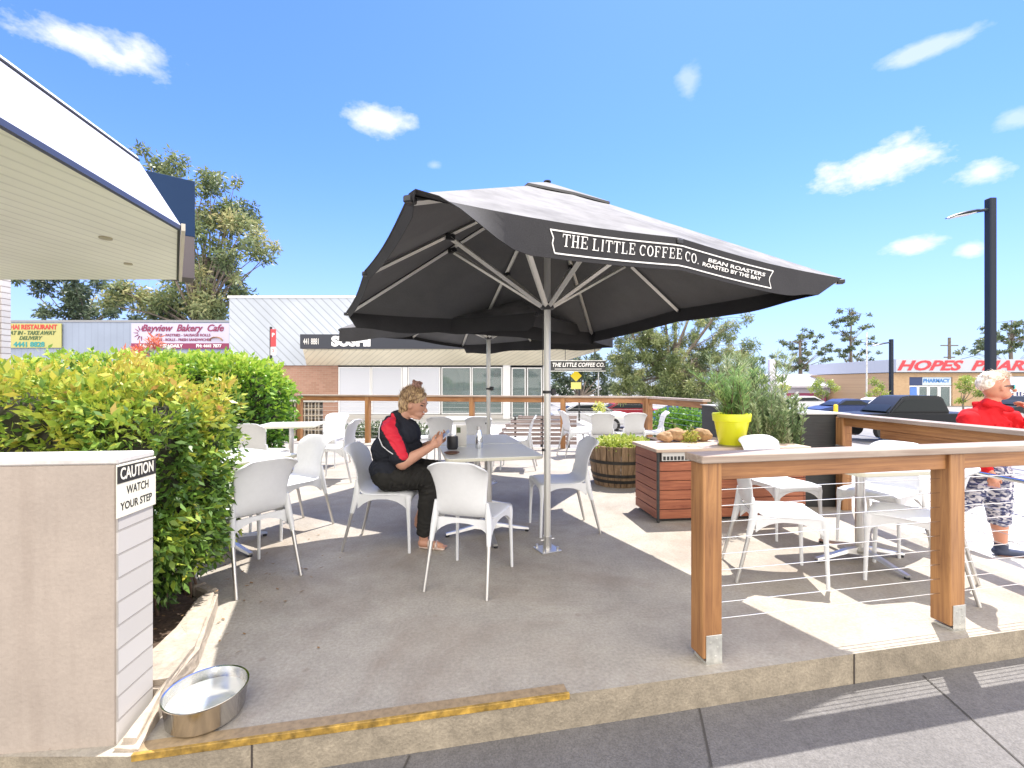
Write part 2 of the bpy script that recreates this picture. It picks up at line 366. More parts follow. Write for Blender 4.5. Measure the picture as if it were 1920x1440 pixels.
def leaves(name, pos, nrm, size, mat, parent, rng, aspect=.42, jitter=.9, tint=None, fold=.25, droop=0.0):
    """many small folded leaves as one mesh; pos, nrm (N,3) arrays"""
    N = len(pos); 
    d = nrm + rng.normal(0, jitter, (N, 3)); d[:, 2] -= droop; d /= np.linalg.norm(d, axis=1)[:, None] + 1e-9
    a = rng.normal(0, 1, (N, 3)); s_ = np.cross(d, a); s_ /= np.linalg.norm(s_, axis=1)[:, None] + 1e-9
    up = np.cross(s_, d)
    L = size * rng.uniform(.5, 1.5, N); Wd = L * aspect
    base = pos; tip = pos + d * L[:, None]; mid = pos + d * (L * .45)[:, None] + up * (L * fold * .3)[:, None]
    l_ = mid + s_ * (Wd * .5)[:, None] - up * (L * fold * .5)[:, None]; r_ = mid - s_ * (Wd * .5)[:, None] - up * (L * fold * .5)[:, None]
    V = np.stack([base, l_, tip, r_], 1).reshape(-1, 3).astype(np.float32)
    me = bpy.data.meshes.new(name); me.vertices.add(4 * N); me.vertices.foreach_set('co', V.ravel())
    me.loops.add(4 * N); me.loops.foreach_set('vertex_index', np.arange(4 * N, dtype=np.int32))
    me.polygons.add(N); me.polygons.foreach_set('loop_start', np.arange(0, 4 * N, 4, dtype=np.int32))
    try: me.polygons.foreach_set('loop_total', np.full(N, 4, dtype=np.int32))
    except Exception: pass
    me.update(calc_edges=True)
    at = me.attributes.new('tint', 'FLOAT', 'FACE')
    if tint is None: tint = rng.uniform(0, 1, N)
    at.data.foreach_set('value', np.clip(tint, 0, 1).astype(np.float32))
    me.materials.append(mat)
    return link(bpy.data.objects.new(name, me), parent)

def W(px, py=None, D=1.0, z=None):
    """photo column px at distance D -> world x ; if z is None return height for row py"""
    x = (px - 960) * D / 853.3
    return Vector((x, D, z if z is not None else EYE - (py - 719) * D / 853.3))

# ------------------------------------------------------------------ ground
def sstep(t): t = min(1, max(0, t)); return t * t * (3 - 2 * t)
def gz(x, y): return -0.15 - 0.95 * max(sstep((x - 5.5) / 6.5) * sstep((y - 5) / 9), sstep((x - 2.5) / 3) * sstep((y - 12) / 6))
def sheet(name, xs, ys, mat, lift=0.0, parent=None):
    b = MB(); vs = [(x, y, gz(x, y) + lift) for y in ys for x in xs]; n = len(xs)
    b.add(vs, [(j * n + i, j * n + i + 1, (j + 1) * n + i + 1, (j + 1) * n + i) for j in range(len(ys) - 1) for i in range(n - 1)])
    return b.build(name, mat, parent, True, 180)
fx = list(np.concatenate([[-700, -300, -120, -60, -30], np.arange(-15, 30.1, 1.5), [40, 60, 120, 300, 700]]))
fy = list(np.concatenate([[-60, -20, -8], np.arange(-3, 30.1, 1.5), [40, 60, 100, 200, 400, 900]]))
struct(sheet('ground', fx, fy, mAsph))
struct(sheet('pavement', list(np.arange(-6, 3.8, .8)) + [3.6] , list(np.arange(-3, 3.1, .6)), mPath, .004))
wk = sheet('walkway', [3.6, 4.4, 5.2, 6, 6.8, 7.6, 8.4], list(np.arange(-3, 16, .6)), mWalk, .004); struct(wk)
struct(sheet('forecourt', list(np.arange(-12, 3.1, 1.5)), [11.8, 13.5, 15, 17, 18.9], mWalk, .004))
# paving joints
b = MB()
for x0, y0, x1, y1 in ((.84, 2.04, .62, 1.2), (2.05, 2.27, 1.85, 1.2), (3.3, 2.5, 3.1, 1.2), (-.4, 1.78, -.55, .8), (-3, .9, 5, 2.35 - .6)):
    d = Vector((x1 - x0, y1 - y0, 0)).normalized(); s_ = Vector((-d.y, d.x, 0)) * .004
    a = Vector((x0, y0, -.1425)); c = Vector((x1, y1, -.1425)); b.quad(a - s_, c - s_, c + s_, a + s_)
for x in (4.6, 5.6, 6.6): b.box(x - .004, x + .004, 0, 6, -.1435, -.1425)
for y in (2.4, 3.3, 4.2, 5.1): b.box(3.62, 8, y - .004, y + .004, -.1445, -.1434)
struct(b.build('pavement_joints', M('joint', (.06, .055, .05), .9)))

deckpoly = [(-9, 1.6), (-1.35, 1.6), (3.62, 2.607), (3.66, 8.75), (-9, 11.65)]
b = MB(); b.prism(deckpoly, -.3, 0, 1, 0)
for X in (1.66,):
    pass
struct(b.build('terrace', [mConc, mKerb]))
t = math.atan(.2021)
def edge(x): return 1.875 + .2021 * x
# kerb joints and the step nosing
b = MB()
for X in (1.66, 3.1, -.96):
    b.box(-.003, .003, -.004, .001, -.15, -.001, mat=Matrix.Translation((X, edge(X), 0)) @ Matrix.Rotation(t, 4, 'Z'))
struct(b.build('terrace_kerb_joint', M('joint_dark', (.05, .04, .035), .9)))
ns = thing('step_nosing', 'yellow edged nosing strip on the terrace step', 'step nosing', (-.36, edge(-.36), 0), t)
MB().box(-1.0, .61, .009, .062, 0, .004, bev=.001).build('tread_strip', M('tan_strip', (.30, .22, .13), .6, noise=[(40, .3, 5)]), ns)
MB().box(-1.0, .615, -.006, .008, -.020, .006, bev=.002).build('yellow_edge', M('yellow_worn', (.46, .28, .05), .6, noise=[(30, .6, 6), (9, .5, 4), (2, .5, 3)]), ns)

# ------------------------------------------------------------------ railings
def railing(name, label, P0, P1, posts, ztop, cap_w=.145, cables=9, plates=False, ext=(0.08, 0.08), beam=.085, zc=(.18, .80), low=None, tube=None, pw=.05):
    P0 = Vector((*P0, 0)); P1 = Vector((*P1, 0)); d = P1 - P0; L = d.length; a = math.atan2(d.y, d.x)
    r = thing(name, label, 'railing', P0, a)
    MB().box(-ext[0], L + ext[1], -cap_w / 2, cap_w / 2, ztop - .036, ztop, bev=.004).build('cap_rail', mWoodCap, r)
    z1 = ztop - .037
    prev = None
    for i, s_ in enumerate(posts):
        MB().box(s_ - pw, s_ + pw, -pw, pw, .025 if plates else 0, z1, bev=.004).build('post', mWoodZ, r)
        if prev is not None:
            MB().box(prev + pw + .0005, s_ - pw - .0005, -.03, .03, z1 - beam, z1, bev=.003).build('beam', mWoodX, r)
        if plates:
            g = MB(); g.box(s_ - pw + .014, s_ + pw - .003, -pw - .005, -pw - .0005, .0, .135, bev=.0015)
            g.box(s_ - pw + .014, s_ + pw - .003, -pw - .005, pw - .01, .0, .012)
            for zz, xx in ((.035, .012), (.10, -.012), (.075, .025), (.115, .02)):
                g.lathe([(0, 0), (.006, .0), (.006, .003), (0, .003)], 8); n8 = 32
                for k in range(len(g.v) - n8, len(g.v)):
                    x, y, z = g.v[k]; g.v[k] = (s_ + xx + x, -pw - .005 - z, zz + y)
            g.build('base_plate', mGalv, r)
        prev = s_
    for k in range(cables):
        z = zc[0] + (zc[1] - zc[0]) * k / (cables - 1)
        MB().tube([(posts[0], 0, z), (posts[-1], 0, z)], .0022, 6).build('cable', mWire, r)
    if low: MB().box(low[0], low[1], -.026, .026, z1 - beam - .075, z1 - beam - .001, bev=.003).build('lower_board', mWoodX, r)
    if tube: MB().tube([(tube[0], -.12, tube[2]), (tube[1], -.12, tube[2])], .016, 12).build('handrail', mWire, r)
    return r
railing('railing', 'nearest timber and wire railing on galvanised post plates at the terrace edge', (.93, 2.18), (3.455, 2.69), [0, 1.46, 2.576 - .04], .977, plates=True, ext=(.07, .07))
railing('railing', 'timber railing running away along the right side of the terrace beside the walkway', (3.47, 4.76), (3.47, 2.80), [0, 1.92], 1.0, ext=(-.0, .0), cables=9, low=(.5, 1.87), tube=(.06, 1.86, .67))
railing('railing', 'long reddish timber railing with wires at the back of the terrace', (-4.9, 10.52), (2.62, 8.93), [0, 1.72, 4.14, 6.07, 7.686], 1.07, cables=9, ext=(.06, .06), zc=(.15, .9), beam=.1)
railing('railing', 'short timber railing between the back corner and the dark planter wall', (2.64, 8.80), (2.98, 6.99), [0.02], 1.07, cables=2, ext=(-.05, .02), zc=(.3, .5))
# its beam and wires
r4 = [o for o in C.objects if o.name.startswith('railing') and o.get('label', '').startswith('short')][0]
MB().box(.07, 1.83, -.03, .03, .933, 1.033, bev=.003).build('beam', mWoodX, r4)
for k in range(9): MB().tube([(0, 0, .15 + .094 * k), (1.83, 0, .15 + .094 * k)], .0022, 6).build('cable', mWire, r4)

# ------------------------------------------------------------------ chair
def chair_shell_bm():
    prof = [(.235, .405, .185, 0), (.243, .43, .20, 0), (.228, .452, .212, 0), (.16, .456, .218, .004), (.05, .448, .216, .01), (-.06, .442, .208, .012), (-.13, .446, .198, .01), (-.178, .468, .186, .008),
            (-.203, .51, .176, .014), (-.218, .57, .172, .026), (-.231, .64, .178, .034), (-.247, .71, .192, .036), (-.266, .765, .203, .034), (-.283, .80, .206, .03), (-.292, .818, .192, .026), (-.297, .826, .165, .022)]
    nu = 12; vs = []; fs = []
    for i, (y, z, hw, dish) in enumerate(prof):
        for k in range(nu + 1):
            u = -1 + 2 * k / nu; e = abs(u)
            if i <= 6: zz = z + dish * (e ** 3) * 1.0 - (.012 * e ** 8); yy = y
            else:
                zz = z - (.03 * e ** 4 if i >= 13 else 0); yy = y + dish * e ** 2
                if i >= 11: yy -= .028 * max(0, e - .55) / .45 * (i - 10) / 4
            vs.append((u * hw, yy, zz))
    for i in range(len(prof) - 1):
        for k in range(nu):
            a = i * (nu + 1) + k; fs.append((a, a + 1, a + nu + 2, a + nu + 1))
    return vs, fs
def make_chair():
    r = thing('chair', 'chair', 'chair')
    b = MB(); b.add(*chair_shell_bm()); o = b.build('seat_shell', mPlas, r)
    s = o.modifiers.new('s', 'SOLIDIFY'); s.thickness = .013; s.offset = 0
    s = o.modifiers.new('u', 'SUBSURF'); s.levels = 1; s.render_levels = 1
    bake(o)
    # arched apron under the seat (same moulding, its own part)
    ap = MB()
    def arch(p, q, z0, z1, drop, n=10, t=.006):
        p = Vector(p); q = Vector(q); d = (q - p).normalized(); nrm = Vector((-d.y, d.x, 0)) * t; top = []; bot = []
        for k in range(n + 1):
            f = k / n; c = p.lerp(q, f); e = abs(2 * f - 1) ** 2.6
            top.append(c + Vector((0, 0, z0))); bot.append(c + Vector((0, 0, z0 - drop - (z0 - z1 - drop) * e)))
        for k in range(n):
            A = [top[k] - nrm, top[k + 1] - nrm, bot[k + 1] - nrm, bot[k] - nrm]; B = [v + nrm * 2 for v in A]
            ap.add(A + B, [(3, 2, 1, 0), (4, 5, 6, 7), (0, 1, 5, 4), (2, 3, 7, 6)])
    arch((-.2, .225, 0), (.2, .225, 0), .44, .33, .035); arch((-.18, -.175, 0), (.18, -.175, 0), .445, .35, .03)
    arch((.205, .22, 0), (.19, -.18, 0), .447, .335, .035); arch((-.205, .22, 0), (-.19, -.18, 0), .447, .335, .035)
    ap.build('apron', mPlas, r, True, 50)
    for sx in (-1, 1):
        b = MB(); b.tube([(sx * .192, .218, .44), (sx * .2, .222, .40), (sx * .204, .225, .33), (sx * .208, .23, .2), (sx * .212, .236, .0)], [.030, .026, .0165, .0135, .0115], 10, flat=.85, mi=0)
        b.build('leg', mPlas, r, True, 60)
        b = MB(); b.tube([(sx * .178, -.195, .56), (sx * .182, -.19, .47), (sx * .19, -.2, .40), (sx * .196, -.225, .30)], [.010, .026, .025, .017], 10, flat=.8, mi=0)
        b.tube([(sx * .196, -.225, .3005), (sx * .203, -.262, .15), (sx * .21, -.30, .0)], [.0135, .012, .011], 10, mi=1)
        b.build('leg', [mPlas, mAlu], r, True, 60)
    return r
def copy_tree(o, parent=None):
    c = o.copy(); C.objects.link(c)
    if parent is not None: c.parent = parent
    for ch in list(o.children): copy_tree(ch, c)
    return c
proto = None
def chair(x, y, fx_, fy_, label, group='white cafe chairs at the terrace tables'):
    global proto
    if proto is None: proto = make_chair(); c = proto
    else: c = copy_tree(proto)
    c.location = (x, y, 0); c.rotation_euler = (0, 0, math.atan2(-fx_, fy_)); c['label'] = label; c['group'] = group
    return c
chair(-1.81, 3.10, -.84, .54, 'white chair nearest the hedge, its back to the camera, at the left front table')
chair(-2.0, 4.10, -.47, -.88, 'white chair facing the camera on the far side of the left front table')
chair(-3.2, 5.85, .1, 1, 'chair with its back to us between the two left tables, beside the bright hedge')
chair(-2.95, 7.35, -.1, -1, 'white chair facing us on the far side of the left back table')
chair(-2.42, 6.25, -1, .05, 'white chair seen from the side at the right end of the left back table')
gch = chair(-1.02, 3.75, 1, -.05, 'chair the seated woman with the phone sits on')
chair(-.27, 3.10, .28, .96, 'white chair with its back to us, front centre, just left of the umbrella pole')
chair(.44, 4.13, -1, -.18, 'grey shaded chair right of the umbrella pole facing left, beside the barrel')
chair(1.82, 3.14, .975, -.22, 'white chair facing right, nearest behind the wires of the front railing')
chair(2.38, 4.06, .15, -.98, 'white chair in front of the slatted timber box under the yellow pot')
chair(2.68, 3.03, -.7, .7, 'white chair right beside the second front railing post')
chair(3.02, 3.72, -.85, -.45, 'white chair between the right front table and the right side railing')
chair(-1.42, 7.45, 1, .1, 'white chair just right of the seated woman, at the left of the distant middle table')
chair(-1.05, 7.0, .1, 1, 'left one of two chairs with backs to us at the distant middle table')
chair(-.5, 7.0, 0, 1, 'right one of two chairs with backs to us at the distant middle table')
chair(.08, 7.1, -1, .1, 'chair seen edge on left of the slatted timber bench, near the back umbrella pole')
chair(1.18, 8.35, .95, .25, 'chair next to the railing post at the left of the right back table')
chair(1.55, 7.85, .15, 1, 'white chair with back to us behind the barrel, left one at the right back table')
chair(2.06, 7.95, -.1, 1, 'white chair with back to us behind the barrel, right one at the right back table')
chair(2.52, 8.3, -1, .1, 'white chair facing left at the right end of the right back table')

# ------------------------------------------------------------------ tables
def make_table():
    r = thing('table', 'table', 'table')
    a = .395; rr = .05; poly = []
    for cx, cy, a0 in ((a - rr, a - rr, 0), (-a + rr, a - rr, 90), (-a + rr, -a + rr, 180), (a - rr, -a + rr, 270)):
        for k in range(6): t_ = R(a0 + 18 * k); poly.append((cx + rr * math.cos(t_), cy + rr * math.sin(t_)))
    b = MB(); b.prism(poly, .706, .7255, 1, 1); b.prism([(x * .994, y * .994) for x, y in poly], .7255, .7302, 0, 0)
    b.prism([(x * .97, y * .97) for x, y in poly], .700, .706, 1, 1)
    b.build('table_top', [mTable, mTabEdge], r)
    b = MB(); b.tube([(0, 0, .07), (0, 0, .69)], .032, 20); b.box(-.13, .13, -.13, .13, .688, .6995, bev=.002); b.lathe([(.034, .05), (.05, .055), (.055, .075), (.034, .10)], 20)
    b.build('column', mAlu, r, True)
    for k in range(4):
        b = MB(); m = Matrix.Rotation(R(90 * k), 4, 'Z')
        pr = [(.03, .098, .045, .026), (.12, .085, .06, .024), (.25, .055, .035, .022), (.365, .032, .018, .019)]
        vs = []; 
        for x, zt, zb, w_ in pr: vs += [m @ Vector((x, -w_, zb)), m @ Vector((x, w_, zb)), m @ Vector((x, w_ * .7, zt)), m @ Vector((x, -w_ * .7, zt))]
        fs = [(3, 2, 1, 0), (12, 13, 14, 15)]
        for i in range(3):
            for q in range(4): fs.append((i * 4 + q, i * 4 + (q + 1) % 4, (i + 1) * 4 + (q + 1) % 4, (i + 1) * 4 + q))
        b.add(vs, fs); b.build('foot', mAlu, r)
        b = MB(); c = m @ Vector((.352, 0, 0)); b.lathe([(0, .0), (.017, .0), (.017, .013), (.01, .02), (0, .021)], 12, c); b.build('glide', mBlack, r, True)
    return r
tproto = None
def table(x, y, rz, label):
    global tproto
    if tproto is None: tproto = make_table(); c = tproto
    else: c = copy_tree(tproto)
    c.location = (x, y, 0); c.rotation_euler = (0, 0, R(rz)); c['label'] = label; c['group'] = 'square white pedestal tables'
    return c
table(-2.3, 3.62, -28, 'white square table half hidden by the near hedge')
table(-3.2, 6.6, 10, 'white square table on the left in front of the bright green hedge')
table(-.21, 3.98, 13, 'table the seated woman leans on, with jug and glass')
table(-.37, 4.79, 13, 'white table pushed against the far side of the seated woman table')
table(-.75, 7.75, 6, 'distant table left of the back umbrella pole')
table(2.6, 3.4, 8, 'white table behind the front railing between the two posts')
table(1.83, 8.5, 4, 'white table by the back right railing behind the barrel')

# ------------------------------------------------------------------ umbrellas
SER = {  # slab-serif strokes on a unit cell (x0,y0,x1,y1,thick)
 'T': [(.5, .04, .5, .94, .17), (.05, .95, .95, .95, .10), (.07, .72, .07, .98, .07), (.93, .72, .93, .98, .07), (.3, .04, .7, .04, .08)],
 'H': [(.22, .04, .22, .96, .17), (.78, .04, .78, .96, .17), (.22, .5, .78, .5, .08), (.03, .04, .41, .04, .08), (.59, .04, .97, .04, .08), (.03, .96, .41, .96, .08), (.59, .96, .97, .96, .08)],
 'E': [(.25, .04, .25, .96, .17), (.06, .04, .88, .04, .09), (.06, .96, .85, .96, .09), (.25, .5, .65, .5, .08), (.65, .38, .65, .62, .06), (.87, .02, .87, .28, .07), (.84, .74, .84, .98, .07)],
 'F': [(.25, .04, .25, .96, .17), (.06, .04, .48, .04, .09), (.06, .96, .85, .96, .09), (.25, .5, .65, .5, .08), (.65, .38, .65, .62, .06), (.84, .74, .84, .98, .07)],
 'L': [(.28, .04, .28, .96, .17), (.06, .04, .88, .04, .09), (.06, .96, .5, .96, .08), (.87, .02, .87, .3, .07)],
 'I': [(.5, .04, .5, .96, .17), (.28, .04, .72, .04, .08), (.28, .96, .72, .96, .08)],
 'O': [(.5 + .38 * math.cos(R(a)), .5 + .46 * math.sin(R(a)), .5 + .38 * math.cos(R(a + 30)), .5 + .46 * math.sin(R(a + 30)), .10 + .07 * abs(math.cos(R(a + 15)))) for a in range(0, 360, 30)],
 'C': [(.5 + .38 * math.cos(R(a)), .5 + .46 * math.sin(R(a)), .5 + .38 * math.cos(R(a + 30)), .5 + .46 * math.sin(R(a + 30)), .10 + .07 * abs(math.cos(R(a + 15)))) for a in range(45, 315, 30)] + [(.83, .68, .83, .95, .07)],
 '.': [(.3, .02, .3, .14, .14)], ' ': []}
def umbrella(name, label, x, y, yaw, a, zc, t1, t2, lift, apex, blown=False, banner=False):
    r = thing(name, label, 'umbrella', (x, y, 0), yaw, 'charcoal cafe umbrellas')
    def E(u, v): return Vector((u * a, v * a, zc + t1 * u + t2 * v + (lift if u * v == 0 else 0)))
    ring = [(-1, -1), (0, -1), (1, -1), (1, 0), (1, 1), (0, 1), (-1, 1), (-1, 0)]
    A = Vector((0, 0, apex)); NS, NR = 8, 10; top = []; per = []
    for i in range(8):
        p = E(*ring[i]); q = E(*ring[(i + 1) % 8])
        for k in range(NS):
            s_ = k / NS; c = p.lerp(q, s_); per.append((c, math.sin(math.pi * s_), i, s_))
    n = len(per)
    ctr = Vector((0, 0, 1)); vs = []
    for j in range(1, NR + 1):
        f = j / NR
        for c, w_, i, s_ in per:
            P = A.lerp(c, f); P.z -= .022 * w_ * f * (1 - .4 * f)          # cloth sags between ribs
            inw = 1 - .010 * w_ * f ** 3                                     # edge pulled in between rib tips
            P.x *= inw; P.y *= inw; vs.append(P)
    def surf(off):
        b = MB(); V = [A + Vector((0, 0, off))] + [v + Vector((0, 0, off)) for v in vs]
        fs = [(0, 1 + k, 1 + (k + 1) % n) for k in range(n)]
        for j in range(NR - 1):
            for k in range(n): fs.append((1 + j * n + k, 1 + (j + 1) * n + k, 1 + (j + 1) * n + (k + 1) % n, 1 + j * n + (k + 1) % n))
        b.add(V, fs); return b
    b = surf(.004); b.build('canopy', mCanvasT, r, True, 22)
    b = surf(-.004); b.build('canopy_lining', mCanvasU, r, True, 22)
    # hem that hangs round the edge
    edge_ = vs[-n:]; VD = .165
    def hem(c, k, h):
        """point h (0..1) down the hem at perimeter index k (float ok)"""
        k0 = int(math.floor(k)) % n; k1 = (k0 + 1) % n; f = k - math.floor(k)
        P = edge_[k0].lerp(edge_[k1], f); i = (int(k) // NS) % 8; s_ = (k % NS) / NS
        out = Vector(((0, -1, 0), (0, -1, 0), (1, 0, 0), (1, 0, 0), (0, 1, 0), (0, 1, 0), (-1, 0, 0), (-1, 0, 0))[i])
        dep = VD * (.92 + .08 * math.sin(k * 1.3)); o_ = .012 + .016 * math.sin(k * 1.7) ; dn = dep
        if i in (2, 3): dep = dn = .12; o_ = -.03
        if i in (6, 7): dn = .05; o_ = -.03
        if blown and i in (0, 1):
            g = k / NS                                   # 0 at near corner .. 2 at far corner
            e = sstep((g - .02) / .36); dn = VD * (.12 + .88 * e) * (1 - .22 * sstep((g - 1.55) / .4)); o_ = .10 * (1 - e) + .012
        sh = 0
        if blown and i in (0, 1): sh = -.24 * sstep((k / NS - 1.6) / .4)
        if blown and i in (2, 3): o_ = -.03 - .21 * (1 - sstep((k / NS - 2) / .5))
        return P + out * (o_ * h) + Vector((sh * h, 0, .004 - (dn + .006) * h)), out
    b = MB(); hv = []; NK = n * 2
    for k in range(NK + 1):
        for h in (0, .33, .66, 1): hv.append(hem(None, (k % NK) / 2, h)[0])
    b.add(hv, [(k * 4 + j, (k + 1) * 4 + j, (k + 1) * 4 + j + 1, k * 4 + j + 1) for k in range(NK) for j in range(3)])
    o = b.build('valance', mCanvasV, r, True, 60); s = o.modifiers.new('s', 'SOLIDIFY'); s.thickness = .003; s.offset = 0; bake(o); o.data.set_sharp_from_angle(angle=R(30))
    # vent cap
    b = MB(); V = [A + Vector((0, 0, .022))] + [A.lerp(E(u, v), .27 if u * v == 0 else .25) + Vector((0, 0, .026)) for u, v in ring]
    b.add(V, [(0, 1 + k, 1 + (k + 1) % 8) for k in range(8)]); V2 = [v - Vector((0, 0, .018)) for v in V[1:]]
    b.add(V[1:] + V2, [(k, 8 + k, 8 + (k + 1) % 8, (k + 1) % 8) for k in range(8)], 1)
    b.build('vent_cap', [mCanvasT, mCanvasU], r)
    b = MB(); b.lathe([(0, 0), (.03, .0), (.030, .008), (.02, .012), (0, .014)], 16, (0, 0, apex + .02)); b.build('finial', mBlack, r, True)
    # frame
    hub = Vector((0, 0, 1.925)); up = Vector((0, 0, apex - .05))
    for i, (u, v) in enumerate(ring):
        e = E(u, v) - Vector((0, 0, .02)); d = (e - up); Lr = d.length; j = up + d * (.92 / Lr) - Vector((0, 0, .015))
        dirv = Vector((u, v, 0)).normalized(); m_ = Matrix.Rotation(math.atan2(v, u), 4, 'Z')
        b = MB(); b.tube([up + dirv * .05, e - dirv * .02], .019, 4, flat=.8); rb = b.build('rib', mPoleAlu, r)
        b = MB(); b.tube([hub + dirv * .045, j], .023, 4, flat=.8); b.build('strut', mPoleAlu, rb)
        b = MB(); b.box(-.035, .035, -.022, .022, -.028, .02, bev=.006, mat=Matrix.Translation(j + Vector((0, 0, .004))) @ m_); b.build('joint', mBlack, rb)
        b = MB(); b.box(-.03, .015, -.02, .02, -.012, .016, bev=.005, mat=Matrix.Translation(e) @ m_); b.build('rib_tip', mBlack, rb)
    b = MB(); b.tube([(0, 0, .012), (0, 0, apex - .02)], .0275, 8); b.build('pole', mPoleAlu, r, True, 30)
    b = MB()
    for z in (1.925, apex - .05): b.lathe([(.03, -.03), (.055, -.02), (.06, .015), (.03, .03)], 16, (0, 0, z))
    b.build('hub', mBlack, r, True)
    b = MB(); b.tube([(-.034, .01, 1.9), (-.036, .01, 1.3), (-.035, .012, .75)], .003, 6); b.lathe([(.031, 0), (.034, 0), (.034, .022), (.031, .022)], 16, (0, 0, 1.235))
    b.box(.03, .075, -.014, .014, 1.225, 1.275, bev=.006); b.box(-.045, -.03, -.012, .012, .78, .80, bev=.003); b.build('tie_strap', mBlack, r, True, 40)
    b = MB(); b.box(-.085, .085, -.085, .085, 0.0005, .010, bev=.003); b.tube([(0, 0, .010), (0, 0, .11)], .036, 8)
    for sx in (-1, 1):
        for sy in (-1, 1): b.tube([(sx * .06, sy * .06, .01), (sx * .06, sy * .06, .034)], .011, 6)
    b.tube([(-.06, 0, .08), (.06, 0, .08)], .006, 6); b.build('base_plate', mAlu, r, True, 30)
    if banner:
        pr = MB(); L = 2 * a
        def pt(t_, h, lift_=.004):
            k = t_ * 2 * NS; P, o_ = hem(None, k, h); return P + o_ * (lift_ + .002)
        def stroke(x0, h0, x1, h1, w_):
            p = Vector((x0, h0)); q = Vector((x1, h1)); d = (q - p)
            if d.length < 1e-9: return
            d.normalize(); nn = Vector((-d.y, d.x)) * w_ / 2; N = max(1, int((q - p).length / .06)); last = None
            for k in range(N + 1):
                c = p.lerp(q, k / N); s1 = c + nn; s2 = c - nn
                A_ = pt(s1.x / L, s1.y / VD); B_ = pt(s2.x / L, s2.y / VD)
                if last: pr.quad(last[0], A_, B_, last[1])
                last = (A_, B_)
        def word(s_, x0, hb, cell, H, italic=.14, wd=1.0):
            x = x0
            for ch in s_:
                cw = cell * (.62 if ch in 'I. ' else 1)
                for ax, ay, bx, by, th in SER[ch]:
                    stroke(x + ax * cw * .92 + italic * ay * H, hb - ay * H, x + bx * cw * .92 + italic * by * H, hb - by * H, th * H * .8 * wd)
                x += cw
            return x
        x0 = .245 * L
        word('THE', x0, .108, .049, .058); word('LITTLE', .304 * L, .109, .046, .056); word('COFFEE', .404 * L, .110, .0465, .054); word('CO.', .510 * L, .112, .044, .052)
        bx0, bx1, h0, h1 = .224 * L, .768 * L, .040, .142
        for h in (h0, h1): stroke(bx0 + (.0 if h == h0 else .02), h, bx1 - (.0 if h == h0 else .03), h, .007)
        stroke(bx0 + .003, h0, bx0 + .017, h0 + .035, .006); stroke(bx0 + .017, h0 + .035, bx0 + .010, .1, .006); stroke(bx0 + .010, .1, bx0 + .02, h1, .006)
        stroke(bx1, h0, bx1 - .035, h0 + .04, .006); stroke(bx1 - .035, h0 + .04, bx1 - .042, .1, .006); stroke(bx1 - .042, .1, bx1 - .03, h1, .006)
        pr.build('banner_lettering', mLetter, r)
        for s_, hb, xa, xb in (('BEAN ROASTERS', .074, .572, .742), ('ROASTED BY THE BAY', .103, .556, .728)):
            o = text(s_, .030, mLetter, 'banner_small_lettering', r, ext=.0005, sx=1.0, bold=.0006, align='LEFT', shear=.2)
            vv = o.data.vertices; mx = max(v.co.x for v in vv); mn = min(v.co.x for v in vv)
            for v in vv:
                t_ = xa + (xb - xa) * (v.co.x - mn) / (mx - mn); v.co = pt(t_, (hb - v.co.y * .95) / VD, .004 + v.co.z)
            o.location = (0, 0, 0); o.rotation_euler = (0, 0, 0)
    return r
umbrella('umbrella', 'large charcoal square umbrella with white coffee company lettering, in front', .279, 3.6, .432, 1.385, 1.985, -.029, -.029, .045, 2.885, True, True)
umbrella('umbrella', 'smaller looking charcoal umbrella further back, partly hidden by the front one', -.31, 6.0, R(-28), 1.30, 1.975, 0, 0, .03, 2.75)

# ------------------------------------------------------------------ front planter wall, kerb and hedges
rng = np.random.default_rng(7); random.seed(5)
mStucco = M('rendered_paint', (.40, .340, .292), .9, noise=[(1.6, .12, 6), (9, .06, 6), (70, .05, 3)], bump=(60, .25))
mPBrick = brick('painted_brick', (.50, .475, .45), (.46, .435, .41), (.34, .315, .29), w=7.3, h=.086, ms=.008, rot=tuple(Matrix(((0, 1, 0), (0, 0, 1), (1, 0, 0))).to_euler()), bump=1.0)
mPBrickF = brick('painted_brick_far', (.66, .63, .60), (.60, .57, .55), (.34, .29, .27), w=.24, h=.086, ms=.014, rot=(R(90), 0, 0), bump=.8)
_t = mStucco.node_tree; _p = _t.nodes['Principled BSDF']; _src = _p.inputs['Base Color'].links[0].from_socket
_co = _t.nodes.new('ShaderNodeTexCoord'); _mp = _t.nodes.new('ShaderNodeMapping'); _mp.inputs['Scale'].default_value = (9, 9, .8); _n = _t.nodes.new('ShaderNodeTexNoise'); _n.inputs['Scale'].default_value = 1; _n.inputs['Detail'].default_value = 7; _n.inputs['Roughness'].default_value = .65
_r = _t.nodes.new('ShaderNodeMapRange'); _r.inputs[1].default_value = .48; _r.inputs[2].default_value = .75; _r.inputs[4].default_value = .38; _m = _t.nodes.new('ShaderNodeMixRGB'); _m.inputs[2].default_value = (.25, .20, .165, 1)
_t.links.new(_co.outputs['Object'], _mp.inputs[0]); _t.links.new(_mp.outputs[0], _n.inputs['Vector']); _t.links.new(_n.outputs['Fac'], _r.inputs[0]); _t.links.new(_r.outputs[0], _m.inputs[0]); _t.links.new(_src, _m.inputs[1]); _t.links.new(_m.outputs[0], _p.inputs['Base Color'])
wl = thing('planter_wall', 'low painted brick planter wall carrying a caution sign, front left', 'wall', (-1.43, 1.65, 0), R(6.0))
MB().box(-3.2, -.006, .0, .19, -.18, 1.018, bev=.006).build('rendered_face', mStucco, wl)
MB().box(-.0055, .0, .0015, .188, -.18, 1.018).build('brick_end', mPBrick, wl)
